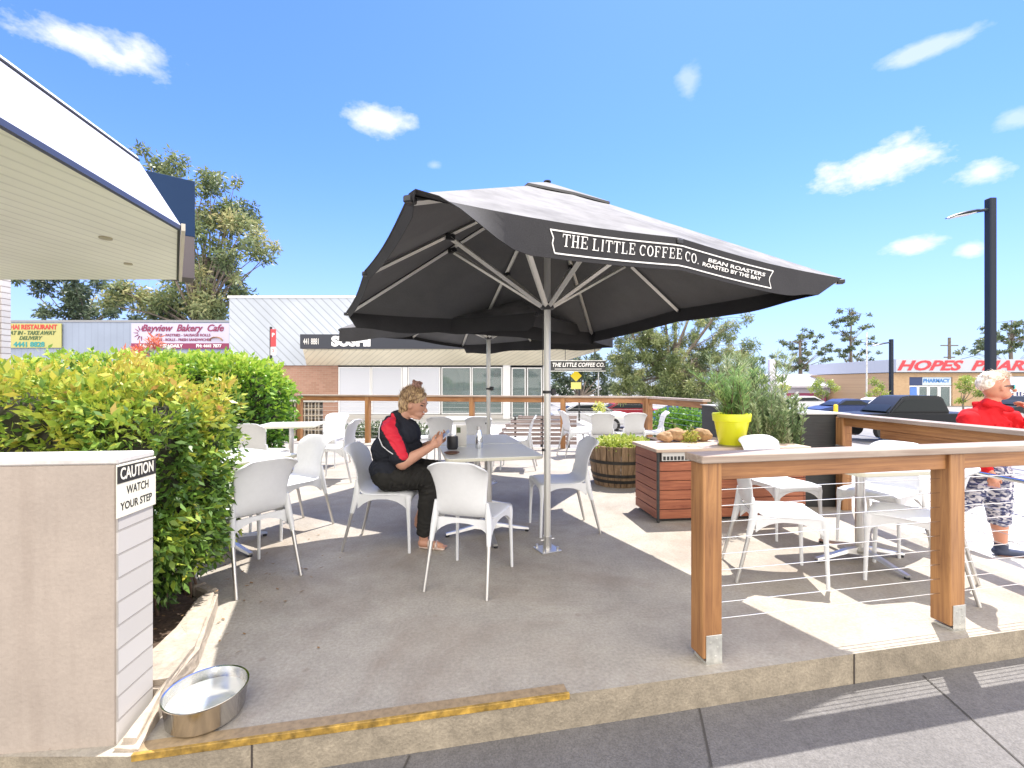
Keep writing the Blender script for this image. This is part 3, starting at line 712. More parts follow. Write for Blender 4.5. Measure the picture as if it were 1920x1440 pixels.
MB().box(-3.2, .003, -.003, .195, 1.019, 1.042, bev=.005).build('coping', M('coping_paint', (.60, .575, .55), .8, noise=[(8, .12, 6), (50, .1, 3)]), wl)
# caution sign wrapped on the wall end
sg = thing('caution_sign', 'cream caution sign reading watch your step on the wall end', 'sign', (-1.43, 1.65, 0), R(6.0))
MB().box(.001, .0042, -.010, .200, .822, 1.016, bev=.0015).build('panel', M('sign_cream', (.80, .76, .62), .4), sg)
MB().box(.0044, .0052, -.008, .198, .948, 1.010, bev=.0).build('black_band', M('sign_black', (.03, .03, .03), .4), sg)
text('CAUTION', .060, M('sign_white', (.8, .77, .66), .4), 'caution_lettering', sg, (.0056, .095, .979), (R(90), 0, R(90)), ext=.0003, bold=.0012, sx=.66)
text('WATCH', .044, mIntr, 'message_lettering', sg, (.0046, .098, .915), (R(90), 0, R(90)), ext=.0003, bold=.0008, sx=.72)
text('YOUR STEP', .040, mIntr, 'message_lettering', sg, (.0046, .092, .860), (R(90), 0, R(90)), ext=.0003, bold=.0008, sx=.82)

mKLit = M('garden_kerb_concrete', (.40, .34, .275), .9, noise=[(6, .3, 7), (30, .2, 5)], bump=(40, .6))
gk = thing('garden_kerb', 'cracked pale concrete kerb round the front garden bed', 'garden kerb', (-1.76, 2.66, 0))
def kerbseg(p, q, w_, h, name):
    p = Vector((*p, 0)) - gk.location; q = Vector((*q, 0)) - gk.location; d = q - p; L = d.length; a_ = math.atan2(d.y, d.x)
    b = MB(); N = 8
    for i in range(N):
        x0 = L * i / N; x1 = L * (i + 1) / N; f0 = random.uniform(-.004, .004)
        b.box(x0, x1 + .0, -w_ / 2 + f0, w_ / 2 + f0, 0, h + random.uniform(-.004, .004), bev=.012, mat=Matrix.Translation(p) @ Matrix.Rotation(a_, 4, 'Z'))
    b.build(name, mKLit, gk)
bm = bmesh.new(); kp = [(-1.33, 1.62), (-1.40, 1.86), (-1.46, 2.12), (-1.60, 2.42), (-1.72, 2.66), (-1.79, 2.72), (-1.80, 2.58), (-1.70, 2.30), (-1.66, 2.05), (-1.62, 1.86), (-1.50, 1.845), (-1.42, 1.84), (-1.415, 1.62)]
f = bm.faces.new([bm.verts.new((x + 1.76, y - 2.66, 0)) for x, y in kp]); ex = bmesh.ops.extrude_face_region(bm, geom=[f])
tv = [g for g in ex['geom'] if isinstance(g, bmesh.types.BMVert)]
for v in tv: v.co.z = .095 if v.co.y > -.85 else .03
bmesh.ops.bevel(bm, geom=[e for e in bm.edges if all(v in tv for v in e.verts)], offset=.018, segments=2, affect='EDGES')
bmesh.ops.triangulate(bm, faces=bm.faces); bmesh.ops.subdivide_edges(bm, edges=bm.edges, cuts=3)
for v in bm.verts:
    if v.co.z > .01: v.co += Vector((mnoise.noise(v.co * 14), mnoise.noise(v.co * 14 + Vector((5, 0, 0))), mnoise.noise(v.co * 11 + Vector((0, 5, 0))))) * .008
bmesh.ops.recalc_face_normals(bm, faces=bm.faces); me = bpy.data.meshes.new('kerb_stone'); bm.to_mesh(me); bm.free(); me.materials.append(mKLit); link(bpy.data.objects.new('kerb_stone', me), gk)
kerbseg((-1.80, 2.74), (-2.75, 3.32), .075, .07, 'kerb_stone')
b = MB(); b.prism([(-5, 1.86), (-1.42, 1.86), (-1.79, 2.62), (-2.9, 3.34), (-5, 3.4)], .002, .045)
struct(b.build('garden_soil', mSoil))

def shell_pts(N, c, dims, n, yaw, rng, depth=.12, bump=.07, zmin=None):
    d = rng.normal(0, 1, (N * 2, 3)); a = np.array(dims)
    # sample on superellipsoid roughly evenly
    q = rng.uniform(-1, 1, (N * 2, 3)); ax = rng.choice(3, N * 2, p=np.array([a[1] * a[2], a[0] * a[2], a[0] * a[1]]) / (a[1] * a[2] + a[0] * a[2] + a[0] * a[1]))
    sg_ = rng.choice([-1., 1.], N * 2); q[np.arange(N * 2), ax] = sg_
    r = (np.abs(q) ** n).sum(1) ** (1 / n); q = q / r[:, None]; q = q[:N]
    nr = np.sign(q) * np.abs(q) ** (n - 1) / a; nr /= np.linalg.norm(nr, axis=1)[:, None]
    P = q * a
    off = np.array([mnoise.noise(Vector(p * 3.1 + np.array(c))) for p in P]) * bump + np.array([mnoise.noise(Vector(p * 9 + np.array(c))) for p in P]) * bump * .5
    dep = rng.exponential(depth * .4, N); P = P + nr * (off - np.minimum(dep, depth * 2.2))[:, None]
    cs, sn = math.cos(yaw), math.sin(yaw)
    P = np.stack([P[:, 0] * cs - P[:, 1] * sn, P[:, 0] * sn + P[:, 1] * cs, P[:, 2]], 1) + np.array(c)
    nr = np.stack([nr[:, 0] * cs - nr[:, 1] * sn, nr[:, 0] * sn + nr[:, 1] * cs, nr[:, 2]], 1)
    return P, nr, dep
def core(name, parts, mat, parent, shrink=.80):
    pr = []
    bm = bmesh.new()
    for c, dims, n, yaw in parts:
        t_ = bmesh.new(); bmesh.ops.create_icosphere(t_, subdivisions=4, radius=1)
        for v in t_.verts:
            q = v.co.copy(); r = (abs(q.x) ** n + abs(q.y) ** n + abs(q.z) ** n) ** (1 / n); q /= r
            p = Vector((q.x * dims[0], q.y * dims[1], q.z * dims[2])); m_ = max(.02, 1) ; ln = p.length; p = p * ((ln - (1 - shrink)) / ln) if ln > .3 else p * shrink
            p += Vector((mnoise.noise(p * 6), mnoise.noise(p * 6 + Vector((9, 0, 0))), mnoise.noise(p * 6 + Vector((0, 9, 0))))) * .05
            v.co = Matrix.Rotation(yaw, 3, 'Z') @ p + Vector(c)
        me = bpy.data.meshes.new('t'); t_.to_mesh(me); t_.free(); bm.from_mesh(me); bpy.data.meshes.remove(me)
    me = bpy.data.meshes.new(name); bm.to_mesh(me); bm.free(); me.materials.append(mat)
    return link(bpy.data.objects.new(name, me), parent)

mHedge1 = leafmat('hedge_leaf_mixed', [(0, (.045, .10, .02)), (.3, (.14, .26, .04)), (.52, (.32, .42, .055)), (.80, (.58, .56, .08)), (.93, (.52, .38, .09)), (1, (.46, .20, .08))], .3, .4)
mHedge2 = leafmat('hedge_leaf_lime', [(0, (.04, .12, .015)), (.4, (.14, .30, .03)), (.75, (.34, .52, .05)), (1, (.52, .62, .10))], .35, .4)
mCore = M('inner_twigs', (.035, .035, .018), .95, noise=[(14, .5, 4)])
mBark = M('hedge_stems', (.14, .09, .06), .9, noise=[(20, .4, 4)])
h1 = thing('hedge', 'clipped hedge with yellow green leaves and reddish tips above the front planter wall', 'hedge', (-2.6, 2.45, 0))
H1 = [((-3.25, 2.42, .86), (1.62, .50, .50), 5, R(2)), ((-2.45, 2.72, .78), (.80, .50, .50), 4, R(-12)), ((-2.22, 2.55, .62), (.55, .42, .40), 3.2, R(-25))]
P, Nn, T = [], [], []
for (c, dm, n, yw), cnt in zip(H1, (42000, 24000, 9000)):
    p, nr, dep = shell_pts(cnt, c, dm, n, yw, rng, .13, .20)
    keep = (p[:, 2] > .12) & ~((p[:, 1] < 1.87)) & (p[:, 0] < -1.66 - .25 * np.clip((p[:, 1] - 2.5), 0, 9)) & ~((p[:, 1] > 3.15))
    p, nr, dep = p[keep], nr[keep], dep[keep]
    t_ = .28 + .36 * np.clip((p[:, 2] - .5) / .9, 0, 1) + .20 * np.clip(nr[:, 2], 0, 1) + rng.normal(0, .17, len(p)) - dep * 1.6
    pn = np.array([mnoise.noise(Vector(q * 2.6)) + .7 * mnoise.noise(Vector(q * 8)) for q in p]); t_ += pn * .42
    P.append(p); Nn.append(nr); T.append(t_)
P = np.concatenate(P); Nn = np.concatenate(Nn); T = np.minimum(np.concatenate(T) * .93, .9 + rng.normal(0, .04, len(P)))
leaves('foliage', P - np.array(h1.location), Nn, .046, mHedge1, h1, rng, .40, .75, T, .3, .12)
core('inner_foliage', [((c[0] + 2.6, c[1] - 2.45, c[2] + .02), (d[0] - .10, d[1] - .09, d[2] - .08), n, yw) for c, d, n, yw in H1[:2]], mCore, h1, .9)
b = MB()
for k in range(46):
    x = random.uniform(-3.2, -1.92); y = random.uniform(2.1, 2.85); tx = min(-2.0, x + random.uniform(-.25, .3)); ty = min(2.85, max(2.1, y + random.uniform(-.3, .25)))
    z1 = random.uniform(.45, .8); o_ = h1.location
    pts = [Vector((x, y, 0)), Vector((x * .6 + tx * .4, y * .6 + ty * .4, z1 * .45)) + Vector((random.uniform(-.04, .04), random.uniform(-.04, .04), 0)), Vector((tx, ty, z1))]
    b.tube([p - o_ for p in pts], [.008, .006, .003], 5)
b.build('stems', mBark, h1)

h2 = thing('hedge', 'bright lime green clipped hedge standing behind the left tables', 'hedge', (-6.6, 8.0, 0))
H2 = [((-6.9, 8.1, .95), (2.95, .75, .80), 4.5, R(-4)), ((-5.2, 7.9, .85), (1.25, .70, .88), 3.2, R(0))]
P, Nn, T = [], [], []
for (c, dm, n, yw), cnt in zip(H2, (15000, 12000)):
    p, nr, dep = shell_pts(cnt, c, dm, n, yw, rng, .16, .20)
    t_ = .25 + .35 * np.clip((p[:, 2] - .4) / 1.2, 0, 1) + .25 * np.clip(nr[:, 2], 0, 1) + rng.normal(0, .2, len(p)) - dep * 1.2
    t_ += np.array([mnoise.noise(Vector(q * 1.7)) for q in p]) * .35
    P.append(p); Nn.append(nr); T.append(t_)
P = np.concatenate(P); Nn = np.concatenate(Nn); T = np.concatenate(T)
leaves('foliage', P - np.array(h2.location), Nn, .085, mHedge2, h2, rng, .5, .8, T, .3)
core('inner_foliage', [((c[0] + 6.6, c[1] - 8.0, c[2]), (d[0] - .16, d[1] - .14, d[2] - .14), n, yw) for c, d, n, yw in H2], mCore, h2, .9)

sho = MB(); sp_, sn_, st_ = [], [], []
for k in range(150):
    x = random.uniform(-4.6, -1.75); y = random.uniform(2.0, 3.0); z0 = 1.24; hh = random.uniform(.08, .2); lx, ly = random.gauss(0, .25), random.gauss(0, .25)
    for q in range(9):
        f = q / 8; a_ = random.uniform(0, 6.28); sp_.append((x + lx * hh * f, y + ly * hh * f, z0 + hh * f)); sn_.append((math.cos(a_), math.sin(a_), .7)); st_.append(random.uniform(.45, .95))
leaves('young_shoots', np.array(sp_) - np.array(h1.location), np.array(sn_), .042, mHedge1, h1, rng, .38, .3, np.array(st_))
lt = []
for k in range(170):
    x = -1.9 + random.gauss(0, .35); y = 2.9 + random.gauss(0, .5)
    if (x > -1.3 and random.random() < .7): continue
    lt.append((x, y, .006 if (x > -1.72 or y > 3.2) else .1))
    if len(lt) > 150: break
lit = leaves('leaf_litter', np.array(lt), np.tile([[0, 0, .0]], (len(lt), 1)), .03, M('dry_leaf', (.24, .14, .06), .8), None, rng, .45, 1, None, .1)
me_ = lit.data; co_ = np.empty(len(me_.vertices) * 3, dtype=np.float32); me_.vertices.foreach_get('co', co_); co_ = co_.reshape(-1, 3); base_ = np.repeat(np.array(lt)[:, 2], 4); co_[:, 2] = base_ + np.clip(np.abs(co_[:, 2] - base_) * .12, 0, .005); me_.vertices.foreach_set('co', co_.ravel()); lit['kind'] = 'stuff'

# grey-green shrub with orange red flower spikes between the hedges
def leafclump(name, c, rad, N, size, mat, parent, tint=None, asp=.3, jit=1.0, base=(0, 0, 0), tv=(.5, .25)):
    d = rng.normal(0, 1, (N, 3)); d /= np.linalg.norm(d, axis=1)[:, None]; rr = rng.uniform(0, 1, N) ** .45
    P_ = d * rr[:, None] * np.array(rad) + np.array(c) - np.array(base)
    return leaves(name, P_, d, size, mat, parent, rng, asp, jit, rng.normal(tv[0], tv[1], N) + d[:, 2] * .12)
mGrev = leafmat('grevillea_leaf', [(0, (.06, .11, .05)), (.5, (.22, .28, .17)), (1, (.42, .46, .33))], .2)
mFlow = leafmat('orange_flower', [(0, (.55, .10, .05)), (1, (.85, .30, .18))], .4)
gv = thing('flowering_shrub', 'grey green shrub with orange red flower spikes showing above the near hedge', 'shrub', (-7.4, 9.6, -.15))
leafclump('foliage', (-7.4, 9.6, 1.3), (.85, .5, .75), 3200, .14, mGrev, gv, base=gv.location)
for fx_, fz in ((-7.3, 2.17), (-7.62, 1.97), (-7.85, 1.9)):
    leafclump('flower', (fx_, 9.3, fz), (.11, .1, .13), 160, .11, mFlow, gv, base=gv.location, asp=.2)
b = MB()
for k in range(7): b.tube([(random.uniform(-.2, .2), 0, 0), (random.uniform(-.6, .6), random.uniform(-.3, .3), random.uniform(1.2, 2.0))], [.02, .006], 6)
b.build('stems', mBark, gv)

# ------------------------------------------------------------------ dog bowl
bw = thing('dog_bowl', 'stainless steel dog bowl with water on the terrace by the kerb', 'bowl', (-1.205, 1.795, .001))
MB().lathe([(0, .004), (.112, .004), (.128, .02), (.140, .095), (.141, .110), (.147, .112), (.147, .108), (.143, .104), (.133, .02), (.115, 0), (0, 0)], 56).build('bowl_shell', M('bowl_steel', (.72, .70, .67), .16, 1.0, noise=[(9, .06, 3)]), bw, True, 50)
MB().lathe([(0, .07), (.1355, .07)], 48).build('water', glassmat('water', (.55, .6, .6), .02, .45), bw, True)

# ------------------------------------------------------------------ awning and shop at left
h_ = 1.34; Z = EYE + h_
mSoff = ribbed('soffit_cream', (.90, .90, .76), (1, -.12, 0), .145, .80, .6, .6)
mFas = M('fascia_white', (.50, .50, .55), .55, noise=[(1.2, .03, 3)])
mEdge = M('awning_edge_blue', (.045, .055, .10), .5)
p1 = Vector((-1.80 * h_, .6 * h_, Z)); p2 = Vector((-2.145 * h_, 2.95 * h_, Z)); p3 = Vector((-3.22 * h_, 4.4 * h_, Z)); p4 = Vector((-9, 4.4 * h_, Z)); p5 = Vector((-9, .6 * h_, Z))
aw = thing('shop_awning', 'shop awning with cream ribbed underside and sloping white fascia, top left', 'awning', (p2.x, p2.y, 0))
o_ = aw.location
b = MB(); b.prism([((p - o_).x, (p - o_).y) for p in (p5, p1 + Vector((-.02, 0, 0)), p2 + Vector((-.02, 0, 0)), p3, p4)], Z + .012, Z + .05)
b.build('soffit', mSoff, aw)
d12 = (p2 - p1).normalized(); out_ = Vector((d12.y, -d12.x, 0))
def strip(name, a0, a1, zlo, zhi, inl, thick, mat):
    lo0, lo1 = a0 + Vector((0, 0, zlo)), a1 + Vector((0, 0, zlo)); hi0 = a0 - out_ * inl + Vector((0, 0, zhi)); hi1 = a1 - out_ * inl + Vector((0, 0, zhi))
    A_ = [lo0, lo1, hi1, hi0]; B_ = [v - out_ * thick for v in A_]
    b = MB(); b.add([v - o_ for v in A_ + B_], [(0, 1, 2, 3), (7, 6, 5, 4), (0, 4, 5, 1), (1, 5, 6, 2), (2, 6, 7, 3), (3, 7, 4, 0)]); return b.build(name, mat, aw)
strip('fascia_panel', p1, p2, .035, .585, .34, .03, mFas)
strip('fascia_trim', p1 + out_ * .004, p2 + out_ * .004, -.005, .034, .0, .035, mEdge)
a0 = p1 - out_ * .33; a1 = p2 - out_ * .33
strip('capping', a0, a1, .587, .612, .01, .05, M('capping', (.75, .75, .76), .5)); strip('cap_shadow_gap', a0 + out_ * .008, a1 + out_ * .008, .572, .586, 0, .02, mIntr)
d23 = (p3 - p2).normalized(); n23 = Vector((d23.y, -d23.x, 0)); n23 = n23 if n23.x > 0 else -n23
def strip2(name, q0, q1, zlo, zhi, off, th, mat):
    A_ = [q0 + n23 * off, q1 + n23 * off]; B_ = [q0 + n23 * (off - th), q1 + n23 * (off - th)]
    b = MB(); V = [v - o_ + Vector((0, 0, z)) for z in (zlo, zhi) for v in (A_[0], A_[1], B_[1], B_[0])]
    b.add(V, [(3, 2, 1, 0), (4, 5, 6, 7), (0, 1, 5, 4), (1, 2, 6, 5), (2, 3, 7, 6), (3, 0, 4, 7)]); b.build(name, mat, aw)
strip2('end_trim', p2 - d23 * .02, p3 + d23 * .01, -.012, .05, .03, .03, M('end_beige', (.62, .57, .47), .6)); strip2('end_gap', p2, p3, .004, .012, -.005, .02, mIntr)
for sx_, sy_, rr_ in ((-3.75, 4.2, .05), (-4.3, 5.1, .04)):
    b = MB(); b.lathe([(0, -.004), (rr_, -.002), (rr_, .012)], 16, (sx_ - o_.x, sy_ - o_.y, Z)); b.build('ceiling_vent', M('vent_bronze', (.42, .38, .26), .5), aw, True)
bx = thing('shop_sign_box', 'navy and grey box fascia of the neighbouring shop behind the awning', 'sign box', (-4.66, 6.69, 0), math.atan2(.29, .37))
MB().box(-1.5, .0, 0, .4, 3.47, 4.29, bev=.005).build('navy_panel', M('navy_panel', (.014, .034, .085), .7, spec=.15), bx)
MB().box(-1.5, -.005, .004, .4, 2.86, 3.469, bev=.005).build('grey_panel', M('grey_panel', (.12, .105, .11), .8, spec=.15), bx)
sw = thing('shop_wall', 'white painted brick corner wall of the shop at the left edge', 'wall', (-7.2, 6.4, -.15))
MB().box(-3, .02, 0, .12, 0, 3.05).build('brickwork', mPBrickF, sw)

# ------------------------------------------------------------------ slatted timber box, pot, rocks, barrel, rosemary
bxm = thing('timber_planter', 'reddish slatted timber planter box with a pale timber lid behind the railing', 'planter', (1.39, 4.31, 0), R(6.5))
Wd, Dp, Hh = 1.49, .52, .665; sl_ = 7
for k in range(sl_):
    z0 = .03 + k * (Hh - .03) / sl_; z1 = z0 + (Hh - .03) / sl_ - .006
    if k == sl_ - 1: MB().box(.34, Wd, 0, .022, z0, z1, bev=.003).build('front_slat', mWoodRed, bxm)
    else: MB().box(0, Wd, 0, .022, z0, z1, bev=.003).build('front_slat', mWoodRed, bxm)
    MB().box(-.0225, -.0005, .0, Dp, z0, z1, bev=.003).build('side_slat', mWoodRedY, bxm)
    MB().box(Wd + .0005, Wd + .0225, .0, Dp, z0, z1, bev=.003).build('side_slat', mWoodRedY, bxm)
MB().box(.02, Wd - .02, .024, Dp, .01, Hh - .002).build('inner_box', mBlack, bxm)
MB().box(-.0235, -.001, -.024, -.001, .0, Hh, bev=.003).build('corner_strip', mWoodDark, bxm)
mLid = wood('pale_lid', (.62, .50, .40), (.44, .32, .24), 0)
MB().box(-.045, Wd + .045, -.045, .14, Hh + .001, Hh + .034, bev=.004).build('lid_board', mLid, bxm)
MB().box(-.045, Wd + .045, .144, .33, Hh + .001, Hh + .034, bev=.004).build('lid_board', mLid, bxm)
MB().box(-.045, Wd + .045, .334, Dp + .04, Hh + .001, Hh + .034, bev=.004).build('lid_board', mLid, bxm)
gb = MB(); gb.box(.03, .335, -.005, .02, Hh - .085, Hh - .002, bev=.002, mi=0)
for k in range(8): gb.box(.042 + k * .036, .067 + k * .036, -.0065, -.004, Hh - .078, Hh - .042, mi=1)
gb.build('vent_grille', [M('grille_grey', (.62, .62, .60), .4), mIntr], bxm)
pot = thing('plant_pot', 'bright yellow green flower pot standing on the timber planter lid', 'pot', (2.18, 4.52, .70))
mPot = M('pot_lime', (.72, .74, .02), .35)
MB().lathe([(0, 0), (.108, 0), (.114, .006), (.158, .235), (.163, .24), (.173, .245), (.180, .312), (.176, .318), (.165, .316), (.158, .27), (0, .27)], 48).build('pot_body', mPot, pot, True, 40)
MB().lathe([(0, -.0), (.125, 0), (.13, .012), (.112, .014)], 32, (0, 0, -.0)).build('saucer', M('saucer', (.35, .33, .10), .5), pot, True)
mSucc = leafmat('pot_leaf', [(0, (.05, .14, .04)), (.6, (.20, .34, .10)), (1, (.45, .52, .20))], .3)
mRose = leafmat('rosemary_leaf', [(0, (.035, .075, .03)), (.45, (.12, .20, .08)), (.8, (.28, .36, .16)), (1, (.45, .50, .30))], .25)
def spikes(name, parent, roots, hmin, hmax, lean, mat, leaf, dens, seedcol=(.5, .2), base=None, stemmat=None, asp=.22):
    """upright wand-like stems thick with short leaves"""
    P_, N_, T_ = [], [], []; st = MB(); base = np.array(base if base is not None else parent.location)
    for x, y, z in roots:
        H_ = random.uniform(hmin, hmax); lx = random.gauss(0, lean); ly = random.gauss(0, lean); tb = random.gauss(seedcol[0], seedcol[1] * .6)
        pts = [Vector((x + lx * f ** 1.5 * H_, y + ly * f ** 1.5 * H_, z + H_ * f)) for f in (0, .33, .66, 1)]
        st.tube([p - Vector(base) for p in pts], [.005, .004, .003, .0015], 4)
        n_ = int(dens * H_)
        for k in range(n_):
            f = random.random() ** .8; p = Vector((x + lx * f ** 1.5 * H_, y + ly * f ** 1.5 * H_, z + H_ * f)); a_ = random.uniform(0, 6.28)
            P_.append(p + Vector((math.cos(a_), math.sin(a_), 0)) * .004); N_.append((math.cos(a_) * .8, math.sin(a_) * .8, .9)); T_.append(tb + random.gauss(0, .13) + f * .15)
    leaves(name, np.array([tuple(p) for p in P_]) - base, np.array(N_), leaf, mat, parent, rng, asp, .22, np.array(T_), .1)
    st.build('stems', stemmat or mBark, parent)
ps = thing('potted_plant', 'upright green plant growing in the lime coloured pot', 'plant', (2.18, 4.52, .965))
spikes('foliage', ps, [(2.18 + random.gauss(0, .055), 4.52 + random.gauss(0, .055), .965) for _ in range(40)], .12, .50, .42, mSucc, .07, 190, asp=.13)
tall = thing('tall_potted_plant', 'tall wispy blue green plant rising behind the lime pot', 'plant', (2.45, 5.15, .0))
spikes('foliage', tall, [(2.70 + random.gauss(0, .13), 5.2 + random.gauss(0, .12), .55) for _ in range(58)], .6, 1.12, .09, mRose, .075, 230, (.60, .25), asp=.10)
rz_ = thing('rosemary_bush', 'dense upright rosemary bush against the dark planter wall', 'shrub', (2.75, 4.95, 0))
spikes('foliage', rz_, [(random.uniform(2.55, 3.04), random.uniform(4.66, 5.25), .45) for _ in range(105)], .32, .74, .10, mRose, .046, 420, (.55, .28))
ro2 = thing('back_planter', 'dark low planter trough behind the slatted timber planter', 'planter', (2.35, 5.4, 0), R(5))
MB().box(-.42, .58, -.52, 1.0, 0, .55, bev=.01).build('trough', mWoodDark, ro2); MB().box(-.40, .56, -.50, .98, .551, .57).build('soil', mSoil, ro2)
mRock = M('sandstone', (.46, .29, .16), .9, noise=[(9, .3, 6), (30, .2, 4)], bump=(18, .8))
for i, (rx, ry, rz0, rs) in enumerate(((1.62, 4.80, .70, .075), (1.74, 4.84, .70, .095), (1.90, 4.87, .70, .085), (2.03, 4.88, .70, .09))):
    bm = bmesh.new(); bmesh.ops.create_icosphere(bm, subdivisions=4, radius=1)
    for v in bm.verts:
        n_ = mnoise.noise(v.co * 1.5 + Vector((i * 7, 0, 0))) * .28 + mnoise.noise(v.co * 5 + Vector((i * 7, 3, 0))) * .07
        v.co = Vector((v.co.x * rs * 1.15, v.co.y * rs * .9, max(-.85, v.co.z) * rs * .72)) * (1 + n_)
    zmin = min(v.co.z for v in bm.verts)
    for v in bm.verts: v.co.z -= zmin
    me = bpy.data.meshes.new('rock'); bm.to_mesh(me); bm.free(); me.materials.append(mRock); me.polygons.foreach_set('use_smooth', [True] * len(me.polygons))
    o = link(bpy.data.objects.new('rock', me)); o.location = (rx, ry, .7005)
    tag(o, ['small sandstone rock at the left end of the row on the planter lid', 'wide sandstone rock second from left on the planter lid', 'sandstone rock beside the small yellow succulent on the planter lid', 'sandstone rock nearest the lime pot on the planter lid'][i], 'rock', 'sandstone rocks on the planter lid')
sc = thing('succulent', 'small yellow green succulent among the sandstone rocks', 'plant', (1.86, 4.76, .70))
mYel = leafmat('succulent_leaf', [(0, (.18, .28, .05)), (.6, (.5, .5, .08)), (1, (.7, .62, .2))], .3)
leafclump('foliage', (1.86, 4.76, .76), (.10, .05, .06), 260, .035, mYel, sc, base=sc.location)
spikes('shoots', sc, [(1.84 + random.gauss(0, .04), 4.82, .72) for _ in range(7)], .12, .24, .4, mSucc, .03, 160)
# barrel
mStave = wood('barrel_staves', (.42, .28, .16), (.12, .075, .045), 2, .8, .8)
mHoop = M('hoop_iron', (.06, .055, .05), .6, .5, noise=[(12, .4, 5)])
ba = thing('barrel_planter', 'half wine barrel planter with dark iron hoops', 'barrel', (1.40, 6.02, 0))
b = MB(); NB = 26
for k in range(NB):
    a0 = 2 * math.pi * k / NB + .012; a1 = 2 * math.pi * (k + 1) / NB - .012; vs = []; zs = [0, .08, .17, .27, .37, .45, .52]; rs = [.305, .325, .345, .362, .375, .381, .384]
    rj = random.uniform(-.002, .002)
    for z, r_ in zip(zs, rs):
        for a_, rr_ in ((a0, r_ + rj), ((a0 + a1) / 2, r_ + rj + .002), (a1, r_ + rj), (a1, r_ - .03), (a0, r_ - .03)): vs.append((rr_ * math.cos(a_), rr_ * math.sin(a_), z))
    fs = [(0, 1, 2, 3, 4), (30, 34, 33, 32, 31)]
    for i in range(6):
        for q in range(5): fs.append((i * 5 + q, i * 5 + (q + 1) % 5, (i + 1) * 5 + (q + 1) % 5, (i + 1) * 5 + q))
    b.add(vs, fs)
b.build('staves', mStave, ba)
for z, r_ in ((.055, .324), (.13, .343), (.30, .372)): MB().lathe([(r_ - .004, z), (r_, z), (r_ + .012 * 1, z + .04), (r_ + .006, z + .04)], 52).build('hoop', mHoop, ba, True, 40)
MB().lathe([(0, .47), (.345, .47)], 40).build('soil', mSoil, ba)
mSed = leafmat('sedum_leaf', [(0, (.14, .26, .04)), (.5, (.42, .50, .08)), (1, (.66, .66, .22))], .3)
bp_ = thing('barrel_plants', 'low yellow green leafy plants filling the half barrel', 'plants', (1.40, 6.02, .47))
leafclump('foliage', (1.44, 6.0, .50), (.40, .36, .125), 3600, .048, mSed, bp_, base=bp_.location, asp=.6)
# dark planter wall
dk = thing('dark_planter_wall', 'tall dark clad planter wall at the right side of the terrace', 'planter wall', (3.08, 4.85, 0), R(0))
b = MB(); b.prism([(.0, 0), (.50, 0), (.50, 2.1), (-.18, 2.1)], 0, .985); b.build('cladding', mWoodDark, dk)
b = MB(); b.prism([(-.02, -.02), (.52, -.02), (.52, 2.12), (-.2, 2.12)], .986, 1.0); b.build('capping', M('cap_grey', (.42, .42, .40), .5), dk)
MB().box(.37, .395, -.025, -.0005, 0, .984).build('corner_trim', mWoodDark, dk)

# ------------------------------------------------------------------ buildings across the street
mDiag = ribbed('diagonal_cladding', (.42, .46, .52), (1, 0, 1), .25, .62, .5, .7)
mDiagS = ribbed('ribbed_soffit', (.80, .74, .58), (1, .9, 0), .20, .74, .5, .7)
mBrickR = brick('salmon_brick', (.38, .22, .16), (.32, .18, .125), (.36, .28, .23), w=.24, h=.086, ms=.010)
mFrost = M('frosted_glass', (.55, .57, .63), .35)
mGlassD = glassmat('shop_glass', (.20, .26, .26), .04, .62)
mDark = M('shop_interior', (.10, .09, .08), .8)
px = lambda p, D: (p - 960) * D / 853.3
pz = lambda p, D: EYE - (p - 719) * D / 853.3
bd = thing('shop_building', 'white building with diagonal ribbed cladding, brick base and shop windows across the street', 'building', (-4, 19, -.15))
def bx_(par, name, x0, x1, y0, y1, z0, z1, mat, bev=0):
    l = par.location; return MB().box(x0 - l.x, x1 - l.x, y0 - l.y, y1 - l.y, z0 - l.z, z1 - l.z, bev=bev).build(name, mat, par)
D = 19.0; XL, XR = px(430, D), px(1128, D)
bx_(bd, 'upper_cladding', XL, XR - 1.2, D, D + 9, pz(684, D), pz(558, D), mDiag)
bx_(bd, 'parapet_cap', XL - .05, XR - 1.15, D - .05, D + .2, pz(558, D) + .001, pz(556, D) + .05, mWhite)
bx_(bd, 'brick_base', XL + .1, px(632, D), D + .1, D + 9, -1.0, pz(684, D) - .001, mBrickR)
bx_(bd, 'interior_wall', px(632, D), px(1020, D), D + 2.2, D + 2.4, -1.0, pz(684, D) - .001, mDark)
bx_(bd, 'shop_floor', px(632, D), px(1020, D), D + .4, D + 2.2, -.2, -.12, M('floor_tile', (.4, .38, .35), .4))
bx_(bd, 'end_pier', px(1018, D), px(1030, D), D + .1, D + 9, -1.2, pz(684, D) - .001, mWhite)
ww = [(633, 694, mFrost), (695, 753, mFrost), (764, 825, mFrost), (827, 883, mGlassD), (884, 942, mGlassD)]
mFrame = M('window_frame', (.78, .78, .78), .4)
